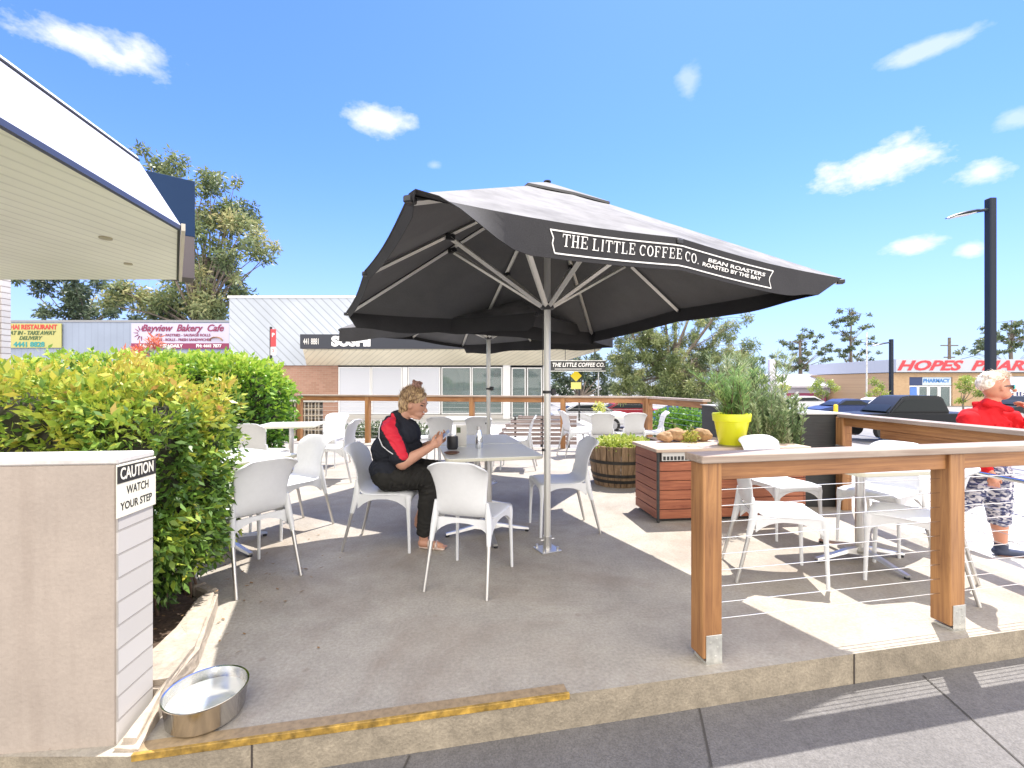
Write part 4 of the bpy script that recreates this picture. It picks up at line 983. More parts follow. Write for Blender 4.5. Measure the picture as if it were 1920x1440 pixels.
for a_, c_, mt in ww:
    x0, x1, z0, z1 = px(a_, D), px(c_, D), pz(776, D), pz(687, D); l = bd.location; fw = .045
    b = MB()
    for q in ((x0, x0 + fw, z0, z1), (x1 - fw, x1, z0, z1), (x0 + fw + .001, x1 - fw - .001, z1 - fw, z1), (x0 + fw + .001, x1 - fw - .001, z0, z0 + fw)): b.box(q[0] - l.x, q[1] - l.x, .08, .16, q[2] - l.z, q[3] - l.z)
    w_ = b.build('window', mFrame, bd)
    p_ = MB().box(x0 + fw - l.x, x1 - fw - l.x, .11, .12, z0 + fw - l.z, z1 - fw - l.z).build('pane', mt, w_)
    if mt is mGlassD:
        MB().box(x0 + fw - l.x, x1 - fw - l.x, .124, .128, pz(750, D) - l.z, pz(731, D) - l.z).build('frosted_band', mFrost, w_)
bx_(bd, 'sill_wall', px(632, D), px(943, D), D + .09, D + .3, -1.0, pz(777, D), M('sill_wall', (.5, .48, .45), .7))
bx_(bd, 'column', px(943, D), px(957, D), D + .05, D + .3, -1.0, pz(684, D) - .001, mWhite); bx_(bd, 'column', px(754, D), px(763, D), D + .06, D + .3, -.9, pz(687, D), mWhite)
for a_, c_ in ((959, 986), (988, 1017)):
    x0, x1, z0, z1 = px(a_, D), px(c_, D), -.14, pz(688, D); l = bd.location; fw = .05; b = MB()
    for q in ((x0, x0 + fw, z0, z1), (x1 - fw, x1, z0, z1), (x0 + fw + .001, x1 - fw - .001, z1 - fw, z1), (x0 + fw + .001, x1 - fw - .001, z0, z0 + fw)): b.box(q[0] - l.x, q[1] - l.x, .08, .16, q[2] - l.z, q[3] - l.z)
    d_ = b.build('door', mFrame, bd); MB().box(x0 + fw - l.x, x1 - fw - l.x, .11, .12, z0 + fw - l.z, z1 - fw - l.z).build('pane', mGlassD, d_)
# shelves, counter and posters inside
for i in range(9):
    x = px(830 + i * 12, D); bx_(bd, 'display', x, x + random.uniform(.1, .24), D + 1.2, D + 1.3, .9, random.uniform(1.3, 1.95), M('display_%s' % 'abcdefghi'[i], random.choice([(.5, .35, .2), (.6, .55, .5), (.4, .08, .05), (.2, .2, .22), (.7, .65, .55)]), .6))
bx_(bd, 'counter', px(835, D), px(940, D), D + .9, D + 1.1, -.1, .85, M('counter', (.45, .42, .38), .5))
bx_(bd, 'poster', px(925, D), px(941, D), D + .2, D + .21, pz(725, D), pz(690, D), M('poster_red', (.45, .05, .05), .5))
# awning: sloping ribbed soffit behind a black sign fascia
l = bd.location; b = MB()
s0, s1 = px(566, 17.6), px(1127, 17.6)
V = [Vector((px(575, D), D, pz(684, D))), Vector((px(1030, D), D, pz(684, D))), Vector((s1, 17.7, pz(656, 17.7))), Vector((s0, 17.7, pz(656, 17.7)))]
b.add([v - l for v in V] + [v - l + Vector((0, 0, .06)) for v in V], [(0, 1, 2, 3), (7, 6, 5, 4), (0, 4, 5, 1), (1, 5, 6, 2), (2, 6, 7, 3), (3, 7, 4, 0)]); b.build('awning_soffit', mDiagS, bd)
bx_(bd, 'sign_fascia', s0, s1, 17.45, 17.62, pz(653, 17.5), pz(626, 17.5), M('sign_fascia_navy', (.018, .022, .035), .4))
bx_(bd, 'awning_roof', s0 + .02, s1 - .02, 17.63, 19.0, pz(628, 17.5) - .05, pz(628, 17.5), mWhite)
o = text('441 8881', .33, mLetter, 'sign_lettering', bd, (px(585, 17.5) - l.x, -1.56, pz(640, 17.5) - l.z), ext=.004, sx=.5)
o = text('SUSHI', .50, mWhite, 'sign_lettering', bd, (px(623, 17.5) - l.x, -1.56, pz(640, 17.5) - l.z), ext=.004, bold=.03, sx=1.15, align='LEFT')
o = text('SHOP', .46, mWhite, 'sign_lettering', bd, (px(1128, 17.5) - l.x - .1, -1.56, pz(642, 17.5) - l.z), ext=.004, bold=.03, sx=.95, align='RIGHT')
hs = thing('hanging_sign', 'small dark hanging sign with pale lettering beside the front umbrella pole', 'sign', (px(1085, 17), 17, pz(694, 17)))
MB().box(-1.05, 1.0, -.03, .03, 0, .36, bev=.005).build('sign_board', mIntr, hs)
MB().box(-1.07, 1.02, -.02, .02, -.03, -.001).build('frame', mGalv, hs); MB().box(-1.07, 1.02, -.02, .02, .361, .39).build('frame', mGalv, hs)
text('THE LITTLE COFFEE CO.', .21, mLetter, 'lettering', hs, (-.02, -.032, .21), ext=.001, bold=.004, shear=.2, sx=.86); MB().box(-.9, .85, -.034, -.031, .05, .07).build('underline', mLetter, hs)
for x in (-.5, .6): MB().tube([(x, 0, .39), (x, 0, .85)], .012, 6).build('hanger', mIntr, hs)
# bakery and thai wall
bk = thing('bakery_wall', 'long blue grey clad wall at left behind the hedge, carrying two shop signs', 'wall', (-21, 25, -.15))
mBlueW = ribbed('blue_grey_cladding', (.27, .32, .42), (1, 0, 0), .35, .9, .6, .3)
MB().box(-14, 5.6, 0, .3, 0, pz(603, 25) + .15).build('cladding', mBlueW, bk); MB().box(-14.05, 5.65, -.04, .34, pz(603, 25) + .151, pz(600, 25) + .17).build('capping', M('grey_cap', (.25, .26, .28), .5), bk)
mMar = M('maroon_paint', (.22, .02, .08), .5); mRedS = M('red_paint', (.50, .03, .03), .5); mGrnD = M('dark_green_paint', (.05, .10, .03), .5); mTeal = M('teal_paint', (.02, .25, .25), .5)
ts = thing('restaurant_sign', 'yellow green restaurant sign on the blue grey wall at far left', 'sign', (px(60, 24.9), 24.9, pz(651, 24.9)))
MB().box(-2.0, 1.6, 0, .05, 0, 1.33).build('panel', M('sign_yellow', (.42, .40, .14), .5), ts)
text('I-THAI RESTAURANT', .36, mRedS, 'lettering', ts, (-.1, -.01, 1.12), ext=.005, bold=.012, sx=.88)
text('EAT IN - TAKE AWAY', .30, mGrnD, 'lettering', ts, (-.05, -.01, .80), ext=.005, bold=.01, shear=.3, sx=.9)
text('DELIVERY', .28, mGrnD, 'lettering', ts, (-.1, -.01, .52), ext=.005, bold=.008, shear=.3); text('4441 8828', .36, mTeal, 'lettering', ts, (-.15, -.01, .17), ext=.005, bold=.015, sx=1.1)
bs = thing('bakery_banner', 'white bakery cafe banner with maroon lettering and a maroon strip', 'banner', (px(337, 24.9), 24.9, pz(653, 24.9)))
MB().box(-2.65, 2.7, 0, .04, .0, 1.40).build('panel', M('banner_lilac', (.48, .46, .60), .5), bs); MB().box(-2.65, 2.7, -.012, -.001, .0, .30).build('maroon_strip', mMar, bs)
text('Bayview  Bakery  Cafe', .52, mMar, 'lettering', bs, (.15, -.02, 1.12), ext=.004, bold=.012, shear=.35, sx=.95)
text('PIES - PASTRIES - SAUSAGE ROLLS', .20, mMar, 'lettering', bs, (.2, -.02, .74), ext=.004, bold=.004, sx=1.0); text('CAKES - ROLLS - FRESH SANDWICHES', .20, mMar, 'lettering', bs, (.1, -.02, .49), ext=.004, bold=.004, sx=.95)
text('BAKERY FRESH DAILY', .23, mWhite, 'lettering', bs, (-1.0, -.02, .15), ext=.004, bold=.008, sx=1.05); text('PH: 4441 7877', .23, mWhite, 'lettering', bs, (1.6, -.02, .15), ext=.004, bold=.008, sx=1.0)
b = MB()
for k in range(7):
    a_ = R(80 + k * 32); b.tube([(-2.1 + .18 * math.cos(a_), -.015, .85 + .18 * math.sin(a_)), (-2.1 + .42 * math.cos(a_), -.015, .85 + .42 * math.sin(a_))], [.03, .008], 5)
b.build('sun_emblem', mMar, bs)
b = MB(); b.tube([(2.0 + .35 * math.cos(R(t_)), -.02, .42 + .22 * math.sin(R(t_))) for t_ in range(0, 181, 20)], [.04, .09, .12, .14, .15, .14, .12, .09, .05, .02][:10], 8, flat=.2); b.build('croissant_emblem', M('croissant', (.42, .22, .10), .6), bs)
pp = thing('parking_sign', 'red and white parking sign on a dark post behind the bright hedge', 'sign post', (px(508, 13), 13, -.15))
MB().tube([(0, 0, 0), (0, 0, pz(612, 13) + .15)], .035, 10).build('post', mIntr, pp)
MB().box(.02, .17, -.06, -.04, 2.52, 3.02, bev=.004).build('red_plate', M('sign_red', (.65, .05, .06), .4), pp); MB().box(.02, .17, -.06, -.04, 2.28, 2.515, bev=.004).build('white_plate', mWhite, pp)
text('P', .16, mWhite, 'lettering', pp, (.095, -.062, 2.85), ext=.001, bold=.004); text('2', .12, M('sign_red_text', (.6, .04, .05), .5), 'lettering', pp, (.095, -.062, 2.4), ext=.001, bold=.003)
bb = thing('breeze_block_wall', 'low breeze block screen wall just right of the bright hedge', 'wall', (px(500, 12.6), 12.6, -.15))
b = MB()
for i in range(8):
    for j in range(5):
        x0 = i * .19; z0 = j * .19
        for q in ((x0, x0 + .19, z0, z0 + .03), (x0, x0 + .03, z0 + .03, z0 + .19), (x0 + .085, x0 + .105, z0 + .03, z0 + .19)): b.box(q[0], q[1], 0, .1, q[2], q[3])
b.build('blocks', M('breeze_block', (.42, .36, .28), .9), bb); MB().box(-.4, 1.9, -.05, .18, .955, 1.08, bev=.01).build('capping', M('wall_cap', (.50, .49, .46), .8), bb)
MB().box(0, 1.5, .1, .14, 0, .95).build('backing', mDark, bb)

# bench / timber seat outside the back rail
bn = thing('timber_bench', 'curved slatted grey brown timber bench beyond the back railing', 'bench', (.55, 10.25, -.15))
for k in range(7):
    z = .14 + k * .095; x0 = -.95 + .06 * k + .02 * max(0, k - 3) ** 2; pts = [(x0 + .08, .20, z), (x0, .02, z), (x0 + .10, -.05, z), (.9, -.05 + .0 * k, z + .01)]
    b = MB()
    for i in range(len(pts) - 1):
        p = Vector(pts[i]); q = Vector(pts[i + 1]); d = (q - p); a_ = math.atan2(d.y, d.x)
        b.box(0, d.length, -.014, .014, -.036, .036, bev=.004, mat=Matrix.Translation(p) @ Matrix.Rotation(a_, 4, 'Z'))
    b.build('slat', mWoodGrey, bn)
for x in (-.5, .1, .7): MB().box(x, x + .05, -.03, .2, 0, .74).build('bracket', mIntr, bn)

# ------------------------------------------------------------------ trees
mGum = leafmat('gum_leaf', [(0, (.06, .09, .045)), (.4, (.15, .20, .085)), (.75, (.30, .33, .14)), (1, (.46, .42, .20))], .3)
mGumD = leafmat('dark_leaf', [(0, (.035, .055, .03)), (.5, (.09, .13, .07)), (1, (.20, .24, .13))], .25)
mWisp = leafmat('wispy_leaf', [(0, (.05, .08, .03)), (.4, (.14, .19, .07)), (.75, (.30, .34, .13)), (1, (.44, .42, .22))], .3)
mYG = leafmat('yellow_green_leaf', [(0, (.10, .18, .04)), (.5, (.30, .38, .07)), (1, (.52, .52, .12))], .3)
mPine = leafmat('pine_leaf', [(0, (.04, .065, .03)), (.5, (.11, .15, .07)), (1, (.24, .27, .14))], .25)
mTrunk = M('grey_bark', (.20, .165, .13), .9, noise=[(3, .3, 5), (12, .2, 4)])
def tree(name, label, D, base_px, ground, clumps, leaf, mat, per, group=None, trunk_r=.2, flat=1.0, depth=1.0, stems=None, cat='tree', asp=.35, fork=None, thin=.55):
    """clumps: (photo column, row, radius px) -> world at distance about D"""
    k = D / 853.3; bp = Vector((px(base_px, D), D, ground)); r = thing(name, label, cat, bp, 0, group)
    cl = []
    for cx, cy, cr in clumps:
        dz = random.uniform(-1, 1) * depth; DD = D + dz
        cl.append((Vector((px(cx, D), DD, pz(cy, D))), cr * k))
    b = MB(); fk = Vector((0, 0, (fork if fork is not None else (min(c.z for c, _ in cl) - ground) * .8)))
    if stems is None:
        b.tube([(0, 0, 0), fk * .5 + Vector((.05, 0, 0)), fk], [trunk_r, trunk_r * .85, trunk_r * .7], 8)
        for c, r_ in cl:
            e = c - bp; m_ = fk.lerp(e, .5) + Vector((random.uniform(-1, 1), random.uniform(-1, 1), random.uniform(-.3, 1))) * (e - fk).length * .08
            b.tube([fk, m_, e], [trunk_r * .42, trunk_r * .24, trunk_r * .06], 5)
    else:
        for st in stems:
            pts = [Vector((px(x, D), D + yy, pz(y, D))) - bp for x, y, yy in st]; n_ = len(pts)
            b.tube(pts, [trunk_r * (1 - .85 * i / (n_ - 1)) for i in range(n_)], 7)
        tips = [Vector((px(x, D), D + yy, pz(y, D))) - bp for st in stems for x, y, yy in st[1:]]
        for c, r_ in cl:
            e = c - bp; q = min(tips, key=lambda t: (t - e).length + max(0, t.z - e.z) * 2); b.tube([q, q.lerp(e, .6) + Vector((0, 0, .05)), e], [trunk_r * .12, trunk_r * .07, .01], 4)
    b.build('trunk', mTrunk, r, True, 60)
    P_, N_, T_ = [], [], []
    for c, r_ in cl:
        n_ = max(30, int(per * r_ ** 2)); nsub = 6; tb = random.gauss(.5, .13)
        for s_ in range(nsub):
            d = np.array([random.gauss(0, 1) for _ in range(3)]); d /= np.linalg.norm(d); sc_ = np.array(c) + d * r_ * .55 * np.array([1, 1, flat]) ; sr = r_ * thin
            m_ = n_ // nsub; dd = rng.normal(0, 1, (m_, 3)); dd /= np.linalg.norm(dd, axis=1)[:, None]; rr = rng.uniform(0, 1, m_) ** .5
            P_.append(sc_ + dd * (rr * sr)[:, None] * np.array([1, 1, flat])); N_.append(dd); T_.append(rng.normal(tb + random.gauss(0, .1), .15, m_) + dd[:, 2] * .1)
    leaves('crown', np.concatenate(P_) - np.array(bp), np.concatenate(N_), leaf, mat, r, rng, asp, 1.0, np.concatenate(T_), .2, .35)
    return r
GU = [(482, 472, 16), (497, 468, 9), (462, 440, 20), (440, 415, 20), (430, 378, 22), (408, 350, 18), (385, 338, 15), (355, 328, 18), (318, 320, 16), (292, 322, 12), (448, 500, 13), (470, 490, 10), (412, 405, 24), (398, 450, 22), (425, 455, 12), (385, 400, 18), (398, 372, 12),
      (380, 500, 26), (408, 520, 20), (432, 545, 18), (462, 548, 12), (395, 560, 24), (360, 545, 26), (330, 575, 26), (290, 560, 24), (262, 548, 16), (305, 530, 18), (420, 585, 20), (370, 590, 22), (345, 500, 18), (300, 590, 18), (250, 580, 14), (400, 480, 12), (445, 575, 9)]
GU = [(x, y, r * 1.3) for x, y, r in GU] + [(x + random.gauss(0, 14), y + random.gauss(0, 14), r * .75) for x, y, r in GU]
tree('gum_tree', 'tall ragged gum tree with olive yellow leaves behind the awning', 30, 372, -.15, GU, .30, mGum, 650, trunk_r=.22, depth=2.2, fork=5.0, thin=.70)
tree('dark_tree', 'darker tree below the awning above the blue grey wall', 34, 160, -.15, [(85, 528, 14), (110, 540, 20), (140, 552, 22), (172, 548, 20), (196, 570, 18), (160, 580, 22), (215, 590, 14), (125, 520, 14), (180, 530, 14), (225, 560, 10), (140, 595, 16), (98, 560, 16), (120, 575, 18), (155, 525, 14), (205, 545, 16), (185, 595, 16), (230, 590, 12)], .30, mGumD, 900, trunk_r=.18, depth=2, thin=.6)
# spreading wispy tree behind the corner railing
ST = [[(1257, 760, 0), (1256, 700, 0), (1253, 640, .1), (1250, 590, .2), (1246, 520, .3)], [(1256, 720, 0), (1262, 650, -.2), (1262, 590, -.3), (1262, 540, -.3)], [(1257, 710, 0), (1275, 650, .3), (1300, 595, .5), (1316, 545, .6)], [(1258, 700, 0), (1290, 655, -.2), (1330, 600, -.3), (1352, 562, -.4)],
      [(1256, 705, 0), (1238, 650, .2), (1222, 600, .4), (1205, 560, .5)], [(1257, 720, 0), (1305, 680, .4), (1350, 640, .6), (1378, 600, .6)], [(1255, 720, 0), (1215, 680, -.3), (1185, 640, -.4), (1172, 600, -.4)]]
CW = []
for _ in range(120):
    x = random.uniform(1150, 1388); u = (x - 1150) / 238; top = 575 + 60 * abs(u - .62) ** 1.5 + (35 if u < .2 else 0); y = top + (745 - top) * random.random() ** .62
    if 1225 < x < 1350 and y < 665 and random.random() < .55: continue
    CW.append((x, y, random.uniform(8, 15)))
for _ in range(70):
    a_ = random.uniform(-.9, 1.0); L_ = random.uniform(.55, 1.0); CW.append((1260 + math.sin(a_) * 150 * L_, 735 - math.cos(a_ * .9) * 175 * L_, random.uniform(6, 10)))
for _ in range(60): CW.append((random.uniform(1150, 1390), random.uniform(660, 748), random.uniform(8, 14)))
tree('wispy_tree', 'wispy many stemmed tree behind the corner of the back railing', 17, 1257, -.9, CW, .12, mWisp, 6000, trunk_r=.10, depth=1.6, stems=ST, asp=.22, thin=.75)
tree('roadside_tree', 'green tree under the hanging sign right of the front umbrella pole', 34, 1090, -1.1, [(1045, 700, 18), (1065, 715, 20), (1090, 690, 20), (1110, 712, 22), (1135, 695, 20), (1075, 675, 14), (1120, 670, 14), (1052, 735, 14), (1098, 735, 18), (1130, 735, 16), (1150, 720, 16), (1035, 725, 12)], .28, mGumD, 900, trunk_r=.2, depth=2)
sh = [('young_tree', 'small yellow green tree left of the pale pylon in the car park', 26, 1462, -1.1, [(1448, 712, 10), (1460, 722, 12), (1470, 708, 8), (1440, 725, 9), (1458, 740, 10)]),
      ('young_tree', 'yellow green tree in front of the maroon wall', 44, 1543, -1.1, [(1525, 722, 9), (1540, 716, 10), (1556, 720, 10), (1568, 727, 7), (1535, 735, 9), (1552, 738, 9), (1515, 728, 6)]),
      ('young_tree', 'yellow green tree left of the slim street lamp', 40, 1655, -1.1, [(1650, 715, 9), (1662, 725, 9), (1645, 732, 9), (1660, 740, 8), (1630, 738, 6)]),
      ('young_tree', 'green tree in front of the red lettered shop wall', 34, 1805, -1.1, [(1795, 712, 10), (1812, 708, 10), (1828, 716, 9), (1800, 728, 10), (1818, 734, 11), (1805, 748, 9), (1785, 722, 6)])]
for a_ in sh: tree(*a_, .17, mYG, 1500, group='small trees in the car park', trunk_r=.07, depth=.8)
def pine(label, D, bx0, top, bot, lays):
    cl = []
    for y, x0, x1 in lays:
        n_ = max(2, int((x1 - x0) / 9))
        for i in range(n_): cl.append((x0 + (x1 - x0) * (i + .5) / n_ + random.uniform(-3, 3), y + random.uniform(-3, 3), random.uniform(4.5, 7)))
    return tree('pine_tree', label, D, bx0, -1.1, cl, .42, mPine, 240, 'spreading pine trees on the skyline', .45, .45, 2.5, stems=[[(bx0, 757, 0), (bx0 + 1, 690, 0), (bx0, 640, 0), (bx0 + 2, top, 0)]], asp=.4)
pine('tallest layered pine tree on the skyline above the low roofs', 88, 1595, 585, 700, [(580, 1575, 1592), (586, 1598, 1612), (592, 1585, 1625), (598, 1565, 1610), (607, 1560, 1600), (612, 1610, 1640), (622, 1565, 1605), (633, 1570, 1620), (645, 1590, 1635), (655, 1555, 1600), (660, 1615, 1650), (666, 1560, 1590), (674, 1600, 1632), (684, 1605, 1625)])
pine('broad dark pine tree left of the tallest pine', 84, 1500, 625, 700, [(622, 1490, 1515), (630, 1480, 1540), (640, 1470, 1525), (650, 1478, 1545), (660, 1485, 1550), (672, 1478, 1548), (684, 1480, 1545), (692, 1470, 1550), (668, 1432, 1462), (676, 1440, 1475), (688, 1440, 1470)])
pine('rounded pine tree behind the right shop roof by the big lamp post', 80, 1895, 600, 680, [(604, 1878, 1925), (612, 1865, 1940), (622, 1850, 1950), (632, 1838, 1900), (640, 1825, 1880), (650, 1815, 1870), (660, 1810, 1850), (645, 1885, 1950), (658, 1870, 1950), (632, 1905, 1960)])
iv = thing('shrub', 'dense dark green shrub seen through the wires behind the short corner railing', 'shrub', (px(1275, 12), 12.0, -.3))
leafclump('foliage', (px(1275, 12), 12.0, .15), (.95, .5, .55), 5200, .10, mHedge2, iv, base=iv.location, asp=.45, tv=(.2, .15))
lc = thing('shrub', 'low dark ground planting behind the back railing left of the seated woman', 'shrub', (px(720, 12.5), 12.5, -.15))
leafclump('foliage', (px(720, 12.5), 12.5, -.05), (1.7, .4, .32), 4200, .09, mGumD, lc, base=lc.location, asp=.45)

# ------------------------------------------------------------------ far shops, poles, cars
ph = thing('pharmacy_building', 'tan brick shop with red italic lettering on a white band, far right', 'building', (48, 50, -1.1))
mTan = brick('tan_brick', (.48, .33, .19), (.42, .28, .16), (.44, .34, .24), w=.24, h=.086, ms=.01)
g = -1.1; Dk = 50
def px2(p): return px(p, Dk)
def pz2(p): return pz(p, Dk)
bx_(ph, 'brick_wall', px2(1676), px2(1705), Dk, Dk + 14, g, pz2(698), mTan); bx_(ph, 'brick_wall', px2(1786), px2(1893), Dk, Dk + 14, g, pz2(698), mTan); bx_(ph, 'brick_wall', px2(1705) + .001, px2(1786) - .001, Dk + .01, Dk + 14, pz2(706), pz2(698), mTan)
bx_(ph, 'brick_wall', px2(1893) + .001, px2(2150), Dk + .01, Dk + 14, pz2(704), pz2(698), mTan)
b = MB(); l = ph.location; V = [(px2(1650), Dk + 8, pz2(697)), (px2(1672), Dk - .5, pz2(697)), (px2(1676), Dk - .5, pz2(672)), (px2(1668), Dk + 8, pz2(672))]
bx_(ph, 'sign_band', px2(1673), px2(2150), Dk - .5, Dk + 14, pz2(697), pz2(673), M('band_white', (.42, .45, .50), .5))
text('HOPES  PHARMACY', 1.45, M('hopes_red', (.62, .035, .05), .5), 'lettering', ph, (px2(1674) - l.x, -.53, pz2(685.5) - l.z), ext=.01, bold=.05, shear=.35, align='LEFT', sx=1.55)
bx_(ph, 'navy_transom', px2(1705), px2(1731), Dk + .1, Dk + .3, pz2(721), pz2(706), M('navy', (.015, .035, .12), .4)); bx_(ph, 'transom_sign', px2(1731), px2(1785), Dk + .1, Dk + .3, pz2(721), pz2(706), M('pale_sign', (.50, .60, .70), .4))
text('PHARMACY', .55, M('sign_blue', (.05, .2, .5), .5), 'transom_lettering', ph, (px2(1757) - l.x, .08, pz2(713) - l.z), ext=.01, bold=.02)
for a_, c_ in ((1706, 1722), (1723, 1742), (1743, 1762), (1763, 1785)):
    x0, x1, z0, z1 = px2(a_), px2(c_), g, pz2(722); b = MB()
    for q in ((x0, x0 + .12, z0, z1), (x1 - .12, x1, z0, z1), (x0 + .13, x1 - .13, z1 - .12, z1)): b.box(q[0] - l.x, q[1] - l.x, .1, .3, q[2] - l.z, q[3] - l.z)
    d_ = b.build('door', mFrame, ph); MB().box(x0 + .12 - l.x, x1 - .12 - l.x, .18, .2, z0 - l.z, z1 - .12 - l.z).build('pane', mGlassD, d_)
bx_(ph, 'interior', px2(1705), px2(1786), Dk + 3, Dk + 3.2, g, pz2(706), mDark); bx_(ph, 'door_poster', px2(1707), px2(1720), Dk + .05, Dk + .09, pz2(745), pz2(725), M('poster_blue', (.08, .2, .6), .4))
bx_(ph, 'window_panel', px2(1894), px2(2100), Dk + .02, Dk + .2, pz2(733), pz2(705), M('pale_window', (.62, .68, .75), .3)); bx_(ph, 'window_panel', px2(1894), px2(2100), Dk + .02, Dk + .2, g, pz2(734), M('navy_window', (.04, .05, .18), .3))
text('FILLED', .7, mLetter, 'window_lettering', ph, (px2(1912) - l.x, .0, pz2(739) - l.z), ext=.01, bold=.02)
lo = thing('low_building', 'long low building with pale grey roofs and a maroon wall in the distance', 'building', (38, 60, -1.1))
mRoof = ribbed('pale_roof', (.50, .48, .52), (1, 0, 0), .6, .92, .6, .2); Dk = 60
def roofp(x0, x1, yt, yb, name):
    b = MB(); l = lo.location; z0, z1 = pz2(yb), pz2(yt); xa, xb = px2(x0), px2(x1)
    V = [(xa, Dk - 1, z0), (xb, Dk - 1, z0), (xb, Dk + 5, z1), (xa, Dk + 5, z1)]
    V = [Vector(v) - l for v in V]; V2 = [v - Vector((0, 0, .25)) for v in V]; b.add(V + V2, [(0, 1, 2, 3), (7, 6, 5, 4), (0, 4, 5, 1), (1, 5, 6, 2), (2, 6, 7, 3), (3, 7, 4, 0)]); b.build(name, mRoof, lo)
def zfor(y, DD): return EYE - (y - 719) * DD / 853.3
roofp(1440, 1575, 699, 722, 'roof'); roofp(1577, 1680, 706, 732, 'roof')
bx_(lo, 'wall', px2(1440), px2(1575), Dk, Dk + 8, pz2(736), pz2(723) - .2, M('lilac_wall', (.50, .48, .55), .7)); bx_(lo, 'maroon_wall', px2(1475), px2(1548), Dk - .05, Dk + .1, g, pz2(736) - .001, M('maroon_wall', (.30, .06, .13), .7))
bx_(lo, 'wall', px2(1575) + .001, px2(1680), Dk, Dk + 8, g, pz2(733) - .2, M('brown_wall', (.22, .15, .11), .8)); bx_(lo, 'pillar', px2(1490), px2(1495), Dk - .3, Dk - .06, g, pz2(733), mWhite)
def lamp(label, D, p, ytop, arm, ground, w_, yarm):
    r = thing('street_lamp', label, 'street lamp', (px(p, D), D, ground)); zt = pz(ytop, D) - ground; za = pz(yarm, D) - ground
    b = MB(); b.box(-w_ / 2, w_ / 2, -w_ / 2, w_ / 2, 0, zt, bev=w_ * .12); b.build('pole', M('lamp_pole_navy', (.014, .020, .034), .6, spec=.25), r)
    L = arm
    b = MB(); V = []; n_ = 6
    prof = [(0, .0, .045, .04), (.18, -.03, .05, .04), (.34, -.05, .14, .045), (.62, -.10, .16, .04), (.85, -.16, .12, .03), (1.0, -.215, .03, .012)]
    for f, dz, hw, hh in prof:
        for a_ in range(8):
            t_ = 2 * math.pi * a_ / 8; V.append((-w_ / 2 - L * f, hw * L * 1.0 * math.cos(t_), za + dz * L * 1.0 + hh * L * math.sin(t_)))
    F = [tuple(range(7, -1, -1)), tuple(range(40, 48))]
    for i in range(5):
        for q in range(8): F.append((i * 8 + q, i * 8 + (q + 1) % 8, (i + 1) * 8 + (q + 1) % 8, (i + 1) * 8 + q))
    b.add(V, F); hd = b.build('lamp_head', M('lamp_head_dark', (.03, .04, .05), .4), r, True, 40)
    b = MB()
    V = [(-w_ / 2 - L * f, s_ * L * .11, za + dz * L - hh * L - .012 * L) for f, dz, hh in ((.36, -.05, .045), (.88, -.165, .03)) for s_ in (-1, 1)]
    V += [(x, y, z + .012 * L) for x, y, z in V]; b.add(V, [(0, 1, 3, 2), (4, 6, 7, 5), (0, 4, 5, 1), (1, 5, 7, 3), (3, 7, 6, 2), (2, 6, 4, 0)]); b.build('lens', M('lamp_lens', (.62, .62, .60), .25), hd)
    return r
lamp('tall navy street lamp rising behind the person in the red jacket', 10.0, 1857, 371, .90, gz(10.5, 10), .15, 392)
lamp('slim dark street lamp left of the red lettered shop', 40.0, 1671, 635, 1.7, -1.1, .26, 641)
def pole(name, label, cat, D, p, y0, y1, r_, mat, ground=None):
    o = thing(name, label, cat, (px(p, D), D, pz(y1, D) if ground is None else ground)); MB().tube([(0, 0, 0), (0, 0, pz(y0, D) - o.location.z)], [r_, r_ * .8], 8).build('pole', mat, o); return o
tp = pole('power_pole', 'wooden power pole with cross arms above the red lettered shop', 'power pole', 85, 1780, 632, 0, .28, mTrunk, -1.1)
for zz, hw in ((8.4, 1.6), (6.2, 1.0)): MB().box(-hw, hw, -.1, .1, zz + 1.1, zz + 1.3).build('cross_arm', mTrunk, tp)
MB().tube([(0, 0, 6.5), (9, 3, 8.2)], .05, 4).build('wire', mIntr, tp)
pole('light_pole', 'thin grey light pole in front of the tallest pine', 'pole', 46, 1625, 622, 0, .08, mGalv, -1.1)
pole('light_pole', 'pale thin pole under the right end of the small hanging sign', 'pole', 22, 1122, 697, 0, .04, mGalv, gz(4.2, 22))
py_ = thing('pylon_sign', 'pale lilac pylon sign post behind the rosemary', 'sign', (px(1447, 24), 24, -1.1)); MB().box(-.16, .16, -.1, .1, 0, pz(673, 24) + 1.1, bev=.02).build('post', M('lilac_paint', (.62, .58, .68), .5), py_)
fl = thing('banner_flag', 'tall red and white banner flag above the wispy tree right edge', 'flag', (px(1392, 22), 22, -1.1)); MB().tube([(0, 0, 0), (0, 0, pz(648, 22) + 1.1)], .02, 6).build('pole', mGalv, fl)
MB().box(-.16, .02, -.01, .01, pz(684, 22) + 1.1, pz(655, 22) + 1.1).build('red_cloth', mRedS, fl); MB().box(.021, .10, -.01, .01, pz(684, 22) + 1.1, pz(652, 22) + 1.1).build('white_cloth', mWhite, fl)
ys = thing('warning_sign', 'yellow diamond warning sign on a dark post right of the front umbrella pole', 'sign', (px(1086, 18), 18, gz(px(1086, 18), 18)))
MB().tube([(0, 0, 0), (0, 0, pz(672, 18) - ys.location.z)], .035, 8).build('post', mIntr, ys); zc_ = pz(718, 18) - ys.location.z
MB().box(-.16, .16, -.05, -.04, -.16, .16, mat=Matrix.Translation((-.13, 0, zc_ + .30)) @ Matrix.Rotation(R(45), 4, 'Y')).build('diamond_plate', M('sign_yellow_bright', (.75, .58, .02), .4), ys)
MB().box(-.33, .07, -.05, -.04, zc_ - .22, zc_ + .05).build('lower_plate', M('sign_yellow_pale', (.72, .68, .20), .4), ys)

